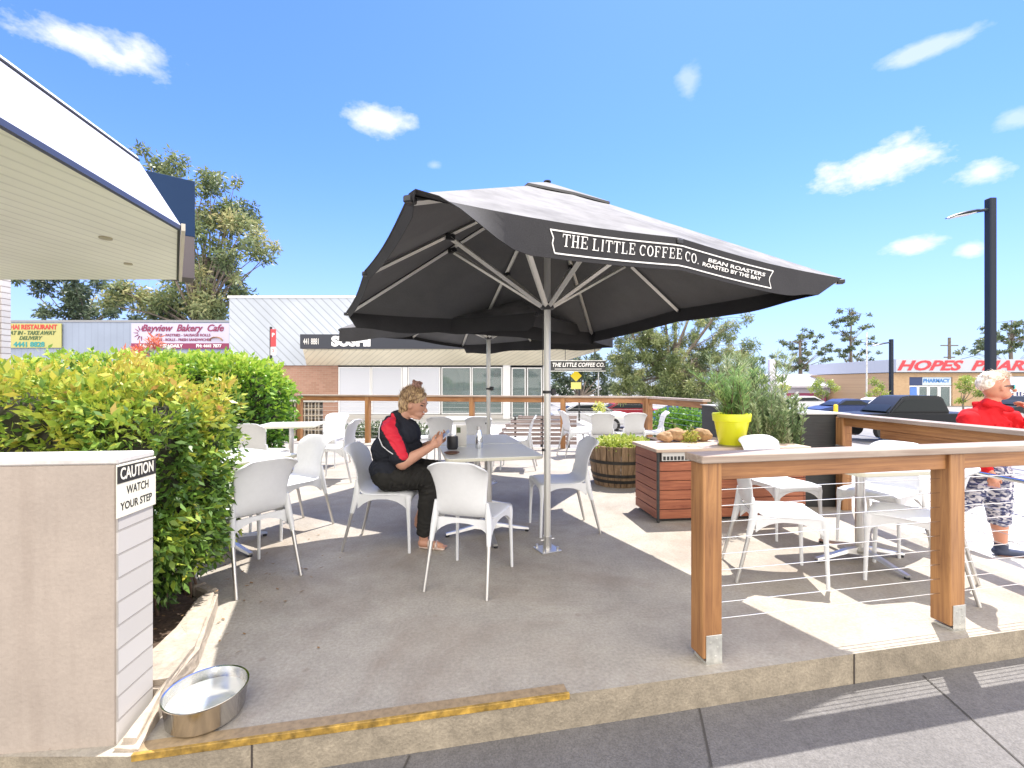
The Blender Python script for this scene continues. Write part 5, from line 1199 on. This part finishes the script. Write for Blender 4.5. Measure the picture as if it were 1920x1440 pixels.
mTyre = M('tyre', (.02, .02, .02), .8); mRim = M('rim', (.45, .45, .46), .35, .7); mCarGl = M('car_glass', (.012, .016, .018), .35, spec=.15)
def car(label, x, y, rz, col, kind='sedan', g_=None):
    r = thing('parked_car', label, 'car', (x, y, g_ if g_ is not None else gz(x, y)), R(rz), 'vehicles in the car park')
    m = M('car_paint', col, .4, .0, spec=.2)
    if kind == 'ute': body = [(-2.6, .45), (-2.6, .98), (-2.5, 1.02), (-1.55, 1.05), (2.45, 1.06), (2.62, 1.0), (2.65, .45)]; cab = [(-1.45, 1.05), (-.75, 1.72), (-.45, 1.78), (.75, 1.78), (.95, 1.70), (1.12, 1.06)]; L0, L1 = -1.65, 1.65
    elif kind == 'suv': body = [(-2.3, .4), (-2.3, .85), (-1.3, 1.0), (2.2, 1.02), (2.25, .4)]; cab = [(-1.25, 1.0), (-.6, 1.6), (1.7, 1.62), (2.15, 1.02)]; L0, L1 = -1.4, 1.4
    else: body = [(-2.2, .35), (-2.2, .72), (-1.2, .92), (1.5, .95), (2.15, .9), (2.2, .35)]; cab = [(-1.15, .92), (-.35, 1.38), (.75, 1.4), (1.5, .95)]; L0, L1 = -1.35, 1.35
    def ext(pf, w0, w1, name, mt, par):
        bm = bmesh.new(); zs = [z for _, z in pf]; zm, zM = min(zs), max(zs)
        W_ = lambda z: w0 + (w1 - w0) * (z - zm) / (zM - zm)
        A_ = [bm.verts.new((x_, -W_(z), z)) for x_, z in pf]; B_ = [bm.verts.new((x_, W_(z), z)) for x_, z in pf]
        bm.faces.new(A_); bm.faces.new(B_[::-1]); n_ = len(pf)
        for i in range(n_): bm.faces.new((A_[i], B_[i], B_[(i + 1) % n_], A_[(i + 1) % n_]))
        bmesh.ops.bevel(bm, geom=list(bm.edges), offset=.05, segments=2, affect='EDGES'); bmesh.ops.recalc_face_normals(bm, faces=bm.faces)
        me = bpy.data.meshes.new(name); bm.to_mesh(me); bm.free(); me.materials.append(mt); me.polygons.foreach_set('use_smooth', [True] * len(me.polygons))
        try: me.set_sharp_from_angle(angle=R(40))
        except Exception: pass
        return link(bpy.data.objects.new(name, me), par)
    ext(body, .88, .90, 'body', m, r); ext(cab, .82, .64, 'cabin', m, r)
    cx_ = sum(p[0] for p in cab) / len(cab); zl = min(p[1] for p in cab); zh = max(p[1] for p in cab)
    wp = [(cx_ + (a_ - cx_) * .93, zl + .05 + (c_ - zl) * .80) for a_, c_ in cab]
    ext(wp, .835, .69, 'side_window', mCarGl, r); ext([(cx_ + (a_ - cx_) * 1.015, zl + .05 + (c_ - zl) * .82) for a_, c_ in cab], .70, .56, 'windscreen', mCarGl, r)
    for xx in (L0, L1):
        for s_ in (-1, 1):
            b = MB(); b.tube([(xx, s_ * .70, .35), (xx, s_ * .92, .35)], .35, 24); wh = b.build('wheel', mTyre, r, True, 40); b = MB(); b.tube([(xx, s_ * .9205, .35), (xx, s_ * .93, .35)], .22, 16); b.build('rim', mRim, wh)
    for s_ in (-1, 1): MB().box(body[0][0] - .02, body[0][0] + .1, s_ * .68 - .14, s_ * .68 + .14, body[1][1] - .22, body[1][1] - .08, bev=.02).build('headlight', M('headlight', (.7, .7, .7), .1), r)
    return r
car('black utility truck parked behind the right side railing', px(1700, 19.4), 19.4, 0, (.012, .014, .017), 'ute', -.95)
car('white car at the left of the car park row behind the dark planter wall', px(1502, 38), 38, 0, (.6, .6, .61), 'sedan')
car('dark blue car beside the white one in the car park row', px(1580, 31), 31, 0, (.03, .05, .14), 'sedan')
car('silver car just left of the black utility truck', px(1640, 34), 34, 0, (.55, .55, .56), 'sedan')
car('dark car partly behind the person in the red jacket', px(1925, 30), 30, 0, (.02, .025, .03), 'suv')
car('red car beyond the back railing above the right back table', px(1168, 25), 25, 0, (.33, .03, .04), 'sedan', -1.0)
car('white car beyond the back railing left of the red car', px(1090, 22.5), 22.5, 0, (.72, .72, .73), 'sedan', -1.0)
car('blue car glimpsed beyond the back railing right of the red car', px(1285, 23), 23, 0, (.05, .12, .30), 'sedan', -1.0)
bo_ = thing('bollard', 'small yellow bollard beyond the dark planter wall', 'bollard', (px(1567, 14), 14, gz(px(1567, 14), 14))); MB().tube([(0, 0, 0), (0, 0, pz(757, 14) - bo_.location.z - .04), (0, 0, pz(757, 14) - bo_.location.z)], [.06, .06, .03], 12).build('post', M('bollard_yellow', (.75, .50, .03), .5), bo_)

# ------------------------------------------------------------------ things on the middle table
cd = thing('sugar_container', 'black sugar container on the middle table next to the phone hands', 'container', (-.53, 4.05, .7303))
MB().lathe([(0, 0), (.042, 0), (.05, .02), (.05, .10), (.046, .115), (0, .118)], 24).build('body', mBlack, cd, True, 40); MB().lathe([(0, .118), (.03, .118), (.028, .128), (0, .13)], 20).build('lid', mAlu, cd, True, 40)
mh = thing('menu_holder', 'white menu card in a small stand on the middle table', 'menu', (-.47, 4.20, .7303), R(10))
MB().box(-.05, .05, -.002, .002, .012, .20).build('card', M('menu_card', (.68, .66, .60), .5), mh); MB().box(-.05, .05, -.025, .025, 0, .012, bev=.002).build('stand', mGalv, mh); MB().box(-.04, -.005, -.0035, -.0022, .13, .18).build('printed_picture', M('menu_green', (.10, .13, .05), .6), mh)
gl = thing('glass_bottle', 'shiny metal topped bottle on the middle table', 'bottle', (-.30, 4.12, .7303))
MB().lathe([(0, 0), (.032, 0), (.034, .01), (.034, .11), (.022, .15), (.018, .165)], 28).build('bottle_body', M('bottle_steel', (.66, .68, .70), .12, .9), gl, True, 50); MB().lathe([(.019, .165), (.021, .166), (.021, .195), (0, .197)], 20).build('cap', mAlu, gl, True, 40)
tr_ = thing('saucer', 'small brown saucer with crumbs in front of the black container', 'saucer', (-.50, 3.78, .7303)); MB().lathe([(0, .004), (.04, .004), (.065, .014), (.066, .012), (.042, 0), (0, 0)], 28).build('dish', M('saucer_brown', (.20, .10, .06), .4), tr_, True, 40)
for nm, x, y in (('small pot plant on the right back table', 1.62, 8.4),):
    pt_ = thing('table_plant', nm, 'plant', (x, y, .7303)); MB().lathe([(0, 0), (.035, 0), (.045, .08), (0, .08)], 16).build('pot', mWhite, pt_, True, 40); leafclump('foliage', (x, y, .88), (.11, .1, .09), 160, .06, mYel, pt_, base=pt_.location)

# ------------------------------------------------------------------ people
mSkin = M('skin', (.52, .27, .18), .5, noise=[(14, .08, 3)]); mSkin2 = M('skin_tan', (.50, .22, .135), .5, noise=[(14, .10, 3)])
def hand(wr, f, n, th, scale=1.0, curl=(.5, .6, .5)):
    """prims for a palm, four fingers and a thumb; f forward, n palm side, th towards thumb"""
    wr, f, n, th = Vector(wr), Vector(f).normalized(), Vector(n).normalized(), Vector(th).normalized(); s = scale; P_ = []
    P_.append(('c', wr, wr + f * .05 * s, .024 * s, .030 * s)); P_.append(('c', wr + f * .055 * s + th * .018 * s, wr + f * .055 * s - th * .022 * s, .021 * s, .019 * s))
    for i, ln in enumerate((.95, 1.08, 1.0, .8)):
        p = wr + f * .078 * s + th * (.030 - .0195 * i) * s; a_ = 0
        for k, sg_ in enumerate((.036, .026, .020)):
            a_ += curl[k] * (1 + .08 * i); d = f * math.cos(a_) + n * math.sin(a_); q = p + d * sg_ * ln * s; P_.append(('c', p, q, (.0098 - .001 * k) * s, (.0088 - .001 * k) * s)); p = q
    b0 = wr + f * .025 * s + th * .028 * s; d = (f * .65 + th * .55 + n * .45).normalized(); q = b0 + d * .04 * s; P_.append(('c', b0, q, .014 * s, .011 * s)); d2 = (f * .9 + n * .4 + th * .1).normalized(); P_.append(('c', q, q + d2 * .03 * s, .0105 * s, .009 * s))
    return P_
def V3(*a): return Vector(a)
pw = thing('person', 'seated woman in black and red polo shirt looking at her phone', 'person', (-1.0, 3.75, 0))
ph_c = V3(-.555, 3.645, .885)
rw, lw = V3(-.640, 3.565, .815), V3(-.625, 3.765, .835)
body = [('e', (-.97, 3.75, .61), (.15, .175, .115)), ('e', (-.95, 3.75, .76), (.19, .18, .15)), ('e', (-.93, 3.75, .90), (.15, .17, .14)), ('c', V3(-.95, 3.60, .955), V3(-.95, 3.90, .955), .07, .07),
        ('c', V3(-.925, 3.75, .98), V3(-.865, 3.75, 1.10), .062, .055), ('e', (-.835, 3.75, 1.175), (.098, .078, .112), (0, 14, 0)), ('e', (-.795, 3.75, 1.105), (.058, .052, .044), (0, 20, 0)), ('e', (-.80, 3.75, 1.06), (.05, .05, .035)),
        ('c', V3(-.752, 3.75, 1.175), V3(-.728, 3.75, 1.142), .011, .016), ('e', (-.742, 3.75, 1.112), (.014, .024, .009)), ('e', (-.752, 3.75, 1.192), (.016, .055, .010)), ('e', (-.845, 3.670, 1.155), (.020, .010, .030)), ('e', (-.845, 3.830, 1.155), (.020, .010, .030)),
        ('c', V3(-.96, 3.55, .93), V3(-.845, 3.505, .70), .062, .052), ('c', V3(-.845, 3.505, .70), rw, .052, .030), ('c', V3(-.96, 3.95, .93), V3(-.84, 3.96, .72), .062, .052), ('c', V3(-.84, 3.96, .72), lw, .050, .029),
        ('c', V3(-.97, 3.65, .565), V3(-.64, 3.63, .555), .098, .068), ('c', V3(-.64, 3.63, .555), V3(-.675, 3.63, .36), .070, .058), ('c', V3(-.675, 3.63, .36), V3(-.705, 3.63, .09), .056, .036), ('c', V3(-.715, 3.63, .045), V3(-.60, 3.61, .035), .036, .026), ('c', V3(-.60, 3.61, .035), V3(-.555, 3.605, .028), .030, .018),
        ('c', V3(-.97, 3.86, .565), V3(-.62, 3.87, .555), .098, .068), ('c', V3(-.62, 3.87, .555), V3(-.70, 3.87, .36), .070, .058), ('c', V3(-.70, 3.87, .36), V3(-.795, 3.87, .16), .054, .036), ('c', V3(-.80, 3.87, .12), V3(-.735, 3.87, .035), .032, .026), ('c', V3(-.735, 3.87, .035), V3(-.69, 3.87, .025), .028, .016)]
for k in range(5): body.append(('c', V3(-.57, 3.585 + .012 * k, .026), V3(-.538 + .004 * k if k > 2 else -.532, 3.582 + .012 * k, .018), .0095, .008))
body += hand(rw, (.80, .25, .50), (-.35, .75, .45), (-.2, .1, .9), .95, (.35, .55, .6)); body += hand(lw, (.78, -.45, .42), (-.3, -.75, .5), (-.3, .0, .9), .95, (.35, .5, .6))
blob('body', body, mSkin, pw, .0055, 3)
mHair = M('hair_blonde', (.42, .28, .15), .55); 
def hairmat(name, c1, c2, sc):
    m = M(name, c1, .5); t = m.node_tree; p = t.nodes['Principled BSDF']; co = t.nodes.new('ShaderNodeTexCoord'); mp = t.nodes.new('ShaderNodeMapping'); mp.inputs['Scale'].default_value = sc
    n = t.nodes.new('ShaderNodeTexNoise'); n.inputs['Scale'].default_value = 10; n.inputs['Detail'].default_value = 6; r = t.nodes.new('ShaderNodeValToRGB'); r.color_ramp.elements[0].position = .40; r.color_ramp.elements[1].position = .60
    r.color_ramp.elements[0].color = (*c2, 1); r.color_ramp.elements[1].color = (*c1, 1); t.links.new(co.outputs['Object'], mp.inputs[0]); t.links.new(mp.outputs[0], n.inputs['Vector']); t.links.new(n.outputs['Fac'], r.inputs[0]); t.links.new(r.outputs[0], p.inputs['Base Color'])
    b = t.nodes.new('ShaderNodeBump'); b.inputs['Strength'].default_value = .9; b.inputs['Distance'].default_value = .01; t.links.new(n.outputs['Fac'], b.inputs['Height']); t.links.new(b.outputs[0], p.inputs['Normal']); return m
mH1 = hairmat('hair_streaked', (.60, .42, .22), (.16, .09, .05), (9, 9, 2.2)); mH2 = hairmat('hair_white', (.80, .74, .62), (.50, .42, .33), (6, 6, 3)); mBun = hairmat('hair_bun_brown', (.36, .20, .15), (.14, .07, .05), (6, 6, 6))
hr = [('e', (-.852, 3.75, 1.222), (.104, .091, .088), (0, 18, 0)), ('e', (-.892, 3.75, 1.16), (.074, .084, .092)), ('e', (-.905, 3.75, 1.09), (.040, .058, .045)), ('c', V3(-.79, 3.69, 1.262), V3(-.87, 3.665, 1.20), .022, .02), ('c', V3(-.79, 3.81, 1.262), V3(-.87, 3.835, 1.20), .022, .02)]
for k in range(40):
    a_ = random.uniform(0, 6.28); bb_ = random.uniform(.0, 1.2); d = V3(-abs(math.cos(a_)) * math.cos(bb_) * .9, math.sin(a_) * math.cos(bb_), math.sin(bb_)); p = V3(-.858, 3.75, 1.20) + V3(d.x * .098, d.y * .089, d.z * .098)
    hr.append(('c', p, p + V3(.012, 0, .022), .012, .008))
blob('hair', hr, mH1, pw, .0055, 3)
for sy in (-1, 1):
    MB().box(-.772, -.748, 3.75 + sy * .062 - .006, 3.75 + sy * .062 + .006, 1.176, 1.186, bev=.003).build('eye', M('eye_dark', (.05, .03, .025), .3), pw).data.transform(Matrix.Translation(-pw.location))
    MB().box(-.775, -.738, 3.75 + sy * .058 - .008, 3.75 + sy * .058 + .008, 1.198, 1.204, bev=.002).build('eyebrow', M('brow_brown', (.20, .11, .07), .7), pw).data.transform(Matrix.Translation(-pw.location))
MB().box(-.762, -.734, 3.725, 3.775, 1.108, 1.114, bev=.002).build('lips', M('lips', (.42, .12, .10), .5), pw).data.transform(Matrix.Translation(-pw.location))
bn_ = [('e', (-.862, 3.75, 1.322), (.042, .042, .032)), ('c', V3(-.862, 3.75, 1.28), V3(-.862, 3.75, 1.31), .03, .03)] + [('c', V3(-.862, 3.75, 1.32), V3(-.862 + random.uniform(-.034, .034), 3.75 + random.uniform(-.03, .03), 1.335 + random.uniform(-.02, .018)), .016, .012) for _ in range(10)]
blob('hair_bun', bn_, mBun, pw, .0055, 1)
mPolo = M('polo_black', (.022, .024, .032), .9, spec=.15, noise=[(6, .2, 4)], bump=(14, .5)); mPRed = M('polo_red', (.60, .012, .035), .7, bump=(14, .4)); mPipe = M('piping_white', (.7, .7, .72), .6)
segR = [V3(-.975, 3.62, 1.05), V3(-.955, 3.50, .985), V3(-.80, 3.43, .77)]
def dseg(p, a_, b_):
    d = b_ - a_; t_ = max(0, min(1, (p - a_).dot(d) / d.dot(d))); return (p - a_ - d * t_).length
def pkP(c, n):
    d1 = min(dseg(c, segR[0], segR[1]), dseg(c, segR[1], segR[2]))
    d3 = min(dseg(c, V3(-.975, 3.92, 1.05), V3(-.955, 4.0, .985)), dseg(c, V3(-.955, 4.0, .985), V3(-.80, 4.02, .79)))
    return 1 if min(d1, d3) < .052 else 0
shirt = [('e', (-.975, 3.75, .62), (.190, .222, .13)), ('e', (-.945, 3.75, .76), (.208, .205, .16)), ('e', (-.925, 3.75, .89), (.172, .195, .15)), ('e', (-.985, 3.75, .93), (.10, .165, .12)), ('c', V3(-.955, 3.59, .955), V3(-.955, 3.91, .955), .083, .083),
         ('c', V3(-.96, 3.555, .935), V3(-.865, 3.515, .755), .083, .077), ('c', V3(-.96, 3.945, .935), V3(-.855, 3.955, .765), .083, .077), ('c', V3(-.93, 3.70, 1.035), V3(-.93, 3.80, 1.035), .045, .045),
         ('c', V3(-.955, 3.69, 1.06), V3(-.955, 3.81, 1.06), .028, .028), ('c', V3(-.955, 3.69, 1.055), V3(-.87, 3.70, 1.01), .026, .02), ('c', V3(-.955, 3.81, 1.055), V3(-.87, 3.80, 1.01), .026, .02)]
blob('polo_shirt', shirt, [mPolo, mPRed], pw, .0065, 4, pkP, .009)
mb = MB(); mb.tube([(-1.0, 3.505 - .01, 1.03), (-1.015, 3.475, .97), (-1.012, 3.462, .90), (-.985, 3.455, .84)], .0035, 6); mb.tube([(-.985, 3.455, .84), (-.94, 3.445, .805), (-.90, 3.44, .78)], .003, 6)
pi_ = mb.build('sleeve_piping', mPipe); pi_.data.transform(Matrix.Translation(-pw.location)); pi_.parent = pw
mTrou = M('trousers_black', (.030, .029, .027), .95, spec=.1, noise=[(8, .25, 4)], bump=(11, .8))
trou = [('e', (-.975, 3.75, .585), (.178, .212, .150)), ('e', (-.93, 3.65, .57), (.16, .12, .125)), ('e', (-.93, 3.86, .57), (.16, .12, .125)), ('c', V3(-.985, 3.65, .58), V3(-.645, 3.63, .565), .128, .092), ('c', V3(-.645, 3.63, .565), V3(-.675, 3.63, .36), .088, .075), ('c', V3(-.675, 3.63, .36), V3(-.70, 3.63, .14), .073, .058),
        ('c', V3(-.985, 3.86, .58), V3(-.625, 3.87, .565), .128, .092), ('c', V3(-.625, 3.87, .565), V3(-.70, 3.87, .37), .086, .073), ('c', V3(-.70, 3.87, .37), V3(-.74, 3.87, .28), .072, .062)]
for k in range(10):
    x = -.95 + k * .035; trou.append(('c', V3(x, 3.525 + .01 * (k % 3), .50 + .015 * (k % 2)), V3(x + .05, 3.53, .66), .006, .004))
blob('trousers', trou, mTrou, pw, .0065, 4, None, .007)
sd = [('c', V3(-.73, 3.63, .012), V3(-.545, 3.605, .010), .016, .016, (1, 2.0, .7)), ('c', V3(-.655, 3.595, .045), V3(-.655, 3.655, .045), .034, .034, (.45, 1, 1)), ('c', V3(-.60, 3.585, .035), V3(-.60, 3.635, .035), .030, .030, (.4, 1, 1))]
blob('sandal', sd, M('sandal_tan', (.66, .52, .44), .5), pw, .005, 2)
sd = [('c', V3(-.80, 3.87, .085), V3(-.68, 3.87, .010), .014, .014, (1, 2.0, .9))]; blob('sandal', sd, M('sandal_tan_far', (.66, .52, .44), .5), pw, .005, 2)
pn = thing('phone', 'mobile phone held up by the seated woman over the table', 'phone', ph_c); pn.rotation_euler = (R(18), R(-42), R(8))
MB().box(-.075, .075, -.037, .037, -.004, .004, bev=.003).build('case', M('phone_case', (.45, .46, .50), .3), pn); MB().box(-.069, .069, -.033, .033, .0042, .0046).build('screen', M('phone_screen', (.30, .34, .40), .1), pn)

p2_ = thing('person', 'woman in red jacket and sunglasses walking past beyond the side railing', 'person', (4.08, 3.86, -.146)); 
def T(x, y, z): return V3(x, y, z)
rh, lh = T(3.945, 3.70, .575), T(4.235, 3.665, 1.06)
body = [('e', (4.08, 3.87, .60), (.15, .13, .12)), ('e', (4.07, 3.87, .78), (.15, .12, .16)), ('e', (4.07, 3.87, .96), (.16, .11, .13)), ('c', T(3.93, 3.86, 1.03), T(4.22, 3.86, 1.03), .06, .06), ('c', T(4.08, 3.86, 1.03), T(4.105, 3.84, 1.20), .055, .052),
        ('e', (4.115, 3.83, 1.292), (.092, .082, .112), (0, 10, 0)), ('e', (4.15, 3.81, 1.225), (.055, .052, .045), (0, 12, 0)), ('c', T(4.198, 3.790, 1.29), T(4.222, 3.780, 1.258), .010, .015), ('e', (4.200, 3.79, 1.225), (.012, .022, .008)), ('e', (4.09, 3.748, 1.28), (.020, .010, .030)),
        ('c', T(3.91, 3.84, 1.01), T(3.84, 3.80, .79), .05, .042), ('c', T(3.84, 3.80, .79), rh, .04, .026), ('c', T(4.25, 3.84, 1.01), T(4.31, 3.75, .82), .05, .042), ('c', T(4.31, 3.75, .82), lh, .04, .026),
        ('c', T(4.14, 3.86, .55), T(4.175, 3.86, .24), .095, .062), ('c', T(4.175, 3.86, .24), T(4.18, 3.86, .10), .06, .056), ('c', T(4.18, 3.86, .10), T(4.195, 3.86, -.07), .054, .036), ('c', T(4.18, 3.86, -.115), T(4.33, 3.83, -.125), .034, .026),
        ('c', T(4.03, 3.90, .55), T(4.00, 3.92, .33), .095, .062), ('c', T(4.00, 3.92, .33), T(3.86, 3.96, .22), .058, .05), ('c', T(3.86, 3.96, .22), T(3.73, 4.0, .12), .048, .036), ('c', T(3.71, 4.0, .10), T(3.74, 4.0, -.05), .034, .024)]
body += hand(rh, (.12, -.12, -1), (.5, .8, 0), (.85, -.4, .1), .95, (.45, .7, .6)); body += hand(lh, (-.35, .25, .9), (-.6, .6, 0), (-.5, -.6, .3), .9, (.5, .7, .6))
blob('body', body, mSkin2, p2_, .0055, 3)
h2_ = [('e', (4.100, 3.842, 1.352), (.090, .080, .062), (0, 14, 0)), ('e', (4.055, 3.85, 1.315), (.060, .076, .07))]
for k in range(36):
    a_ = random.uniform(0, 6.28); bb_ = random.uniform(.15, 1.4); d = V3(math.cos(a_) * math.cos(bb_), math.sin(a_) * math.cos(bb_), math.sin(bb_))
    if d.x > .5 and d.z < .6: continue
    p = V3(4.097, 3.842, 1.35) + V3(d.x * .088, d.y * .079, d.z * .060); h2_.append(('c', p, p + V3(-.02, 0, .006), .008, .006))
blob('hair', h2_, mH2, p2_, .0055, 3)
mJack = M('jacket_red', (.60, .020, .026), .9, spec=.12, noise=[(7, .15, 4)], bump=(10, .9))
def pkJ(c, n): return 0
jk = [('e', (4.07, 3.87, .80), (.170, .140, .17)), ('e', (4.07, 3.87, .95), (.185, .130, .14)), ('c', T(3.925, 3.86, 1.03), T(4.225, 3.86, 1.03), .070, .070), ('c', T(4.07, 3.86, 1.07), T(4.09, 3.85, 1.12), .092, .076), ('c', T(4.00, 3.79, 1.15), T(4.16, 3.76, 1.10), .026, .026), ('c', T(4.01, 3.90, 1.14), T(4.03, 3.80, 1.14), .022, .022),
      ('c', T(3.90, 3.84, 1.02), T(3.835, 3.80, .79), .070, .058), ('c', T(3.835, 3.80, .79), T(3.92, 3.73, .63), .062, .046), ('c', T(4.26, 3.84, 1.02), T(4.315, 3.75, .82), .068, .058), ('c', T(4.315, 3.75, .82), T(4.25, 3.68, 1.02), .060, .044),
      ('e', (4.07, 3.87, .67), (.180, .150, .06))]
for k in range(9): jk.append(('c', T(3.95 + k * .03, 3.728 + .003 * abs(k - 4), .72), T(3.97 + k * .028 + .02 * (k % 2), 3.73, .98), .008, .006))
blob('jacket', jk, mJack, p2_, .0065, 3, None, .012)
mCap = M('patterned_capri', (.5, .5, .5), .8); t = mCap.node_tree; co = t.nodes.new('ShaderNodeTexCoord'); v_ = t.nodes.new('ShaderNodeTexVoronoi'); v_.inputs['Scale'].default_value = 42; r_ = t.nodes.new('ShaderNodeValToRGB'); r_.color_ramp.interpolation = 'CONSTANT'
mp = t.nodes.new('ShaderNodeMapping'); mp.inputs['Scale'].default_value = (1, 1, 1.7)
e = r_.color_ramp.elements; e[0].color = (.035, .04, .10, 1); e[1].position = .38; e[1].color = (.22, .22, .27, 1); x_ = e.new(.62); x_.color = (.50, .48, .50, 1)
sp = t.nodes.new('ShaderNodeSeparateColor'); t.links.new(co.outputs['Object'], mp.inputs[0]); t.links.new(mp.outputs[0], v_.inputs['Vector']); t.links.new(v_.outputs['Color'], sp.inputs[0]); t.links.new(sp.outputs[0], r_.inputs[0]); t.links.new(r_.outputs[0], t.nodes['Principled BSDF'].inputs['Base Color'])
cp = [('e', (4.08, 3.87, .58), (.165, .142, .11)), ('c', T(4.14, 3.86, .55), T(4.175, 3.86, .24), .112, .080), ('c', T(4.175, 3.86, .24), T(4.18, 3.86, .165), .078, .074), ('c', T(4.03, 3.90, .55), T(4.00, 3.92, .33), .110, .078), ('c', T(4.00, 3.92, .33), T(3.86, 3.96, .23), .076, .066)]
blob('capri_trousers', cp, mCap, p2_, .0065, 4, None, .008)
mShoe = M('navy_shoe', (.02, .028, .06), .6)
blob('shoe', [('c', T(4.17, 3.86, -.108), T(4.34, 3.828, -.120), .040, .030, (1, 1.15, .85)), ('c', T(4.19, 3.86, -.09), T(4.195, 3.86, -.05), .046, .045)], mShoe, p2_, .0055, 2)
blob('shoe', [('c', T(3.71, 4.0, .08), T(3.75, 4.0, -.06), .042, .032)], mShoe, p2_, .0055, 2)
p2_g = blob('sunglasses', [('c', T(4.208, 3.772, 1.292), T(4.178, 3.748, 1.292), .008, .008), ('c', T(4.178, 3.748, 1.296), T(4.09, 3.742, 1.292), .006, .005), ('c', T(4.208, 3.772, 1.296), T(4.200, 3.84, 1.296), .007, .006), ('e', (4.186, 3.756, 1.285), (.024, .010, .020), (0, 0, 38))], [mBlack, M('mirror_teal', (.04, .55, .45), .08, .8)], p2_, .0035, 1, lambda c, n: 1 if (Vector(c) - V3(4.188, 3.754, 1.285)).length < .021 else 0)

p2_.location.x -= .045

def strands(parent, c, rad, N, mat, size, flow, cond):
    P_, F_ = [], []
    while len(P_) < N:
        d = Vector((random.gauss(0, 1), random.gauss(0, 1), random.gauss(0, 1))).normalized()
        if not cond(d): continue
        t_ = Vector(flow) - d * Vector(flow).dot(d)
        if t_.length < .1: continue
        P_.append((c[0] + d.x * rad[0], c[1] + d.y * rad[1], c[2] + d.z * rad[2])); t_.normalize(); F_.append(tuple(t_ + d * random.uniform(0, .45)))
    me = leaves('loose_hair', np.array(P_) - np.array(parent.location), np.array(F_), size, mat, parent, rng, .09, .22)
strands(pw, (-.856, 3.75, 1.212), (.106, .096, .100), 1500, leafmat('hair_strand_blonde', [(0, (.12, .07, .04)), (.5, (.36, .23, .12)), (1, (.62, .45, .25))], .1), .032, (-.3, 0, 1), lambda d: d.x < .35 + .5 * d.z and d.z > -.85)
strands(p2_, (4.093, 3.842, 1.340), (.094, .086, .076), 1300, leafmat('hair_strand_white', [(0, (.45, .38, .28)), (.5, (.72, .66, .55)), (1, (.85, .80, .72))], .1), .034, (-1, 0, -.3), lambda d: (d.z > .15 or d.x < -.3) and not (d.x > .75) and d.z > -.5)

# the seated woman bows her head towards the phone
pv = V3(-.90, 3.75, 1.055) - pw.location
for ch in pw.children:
    if ch.type != 'MESH' or ch.name.startswith(('trousers', 'sandal', 'sleeve')): continue
    for v in ch.data.vertices:
        if v.co.z < 1.0: continue
        w_ = sstep((v.co.z - 1.02) / .10) if not ch.name.startswith(('hair', 'loose', 'eye', 'lips')) else 1.0
        if ch.name.startswith('polo'): w_ *= .25
        if ch.name.startswith('body'): w_ = max(w_, sstep((v.co.x - .12) / .05) * sstep((v.co.z - 1.03) / .03))
        d = v.co - pv; a_ = R(17) * w_; v.co = pv + Vector((d.x * math.cos(a_) + d.z * math.sin(a_), d.y, -d.x * math.sin(a_) + d.z * math.cos(a_)))
    ch.data.update()
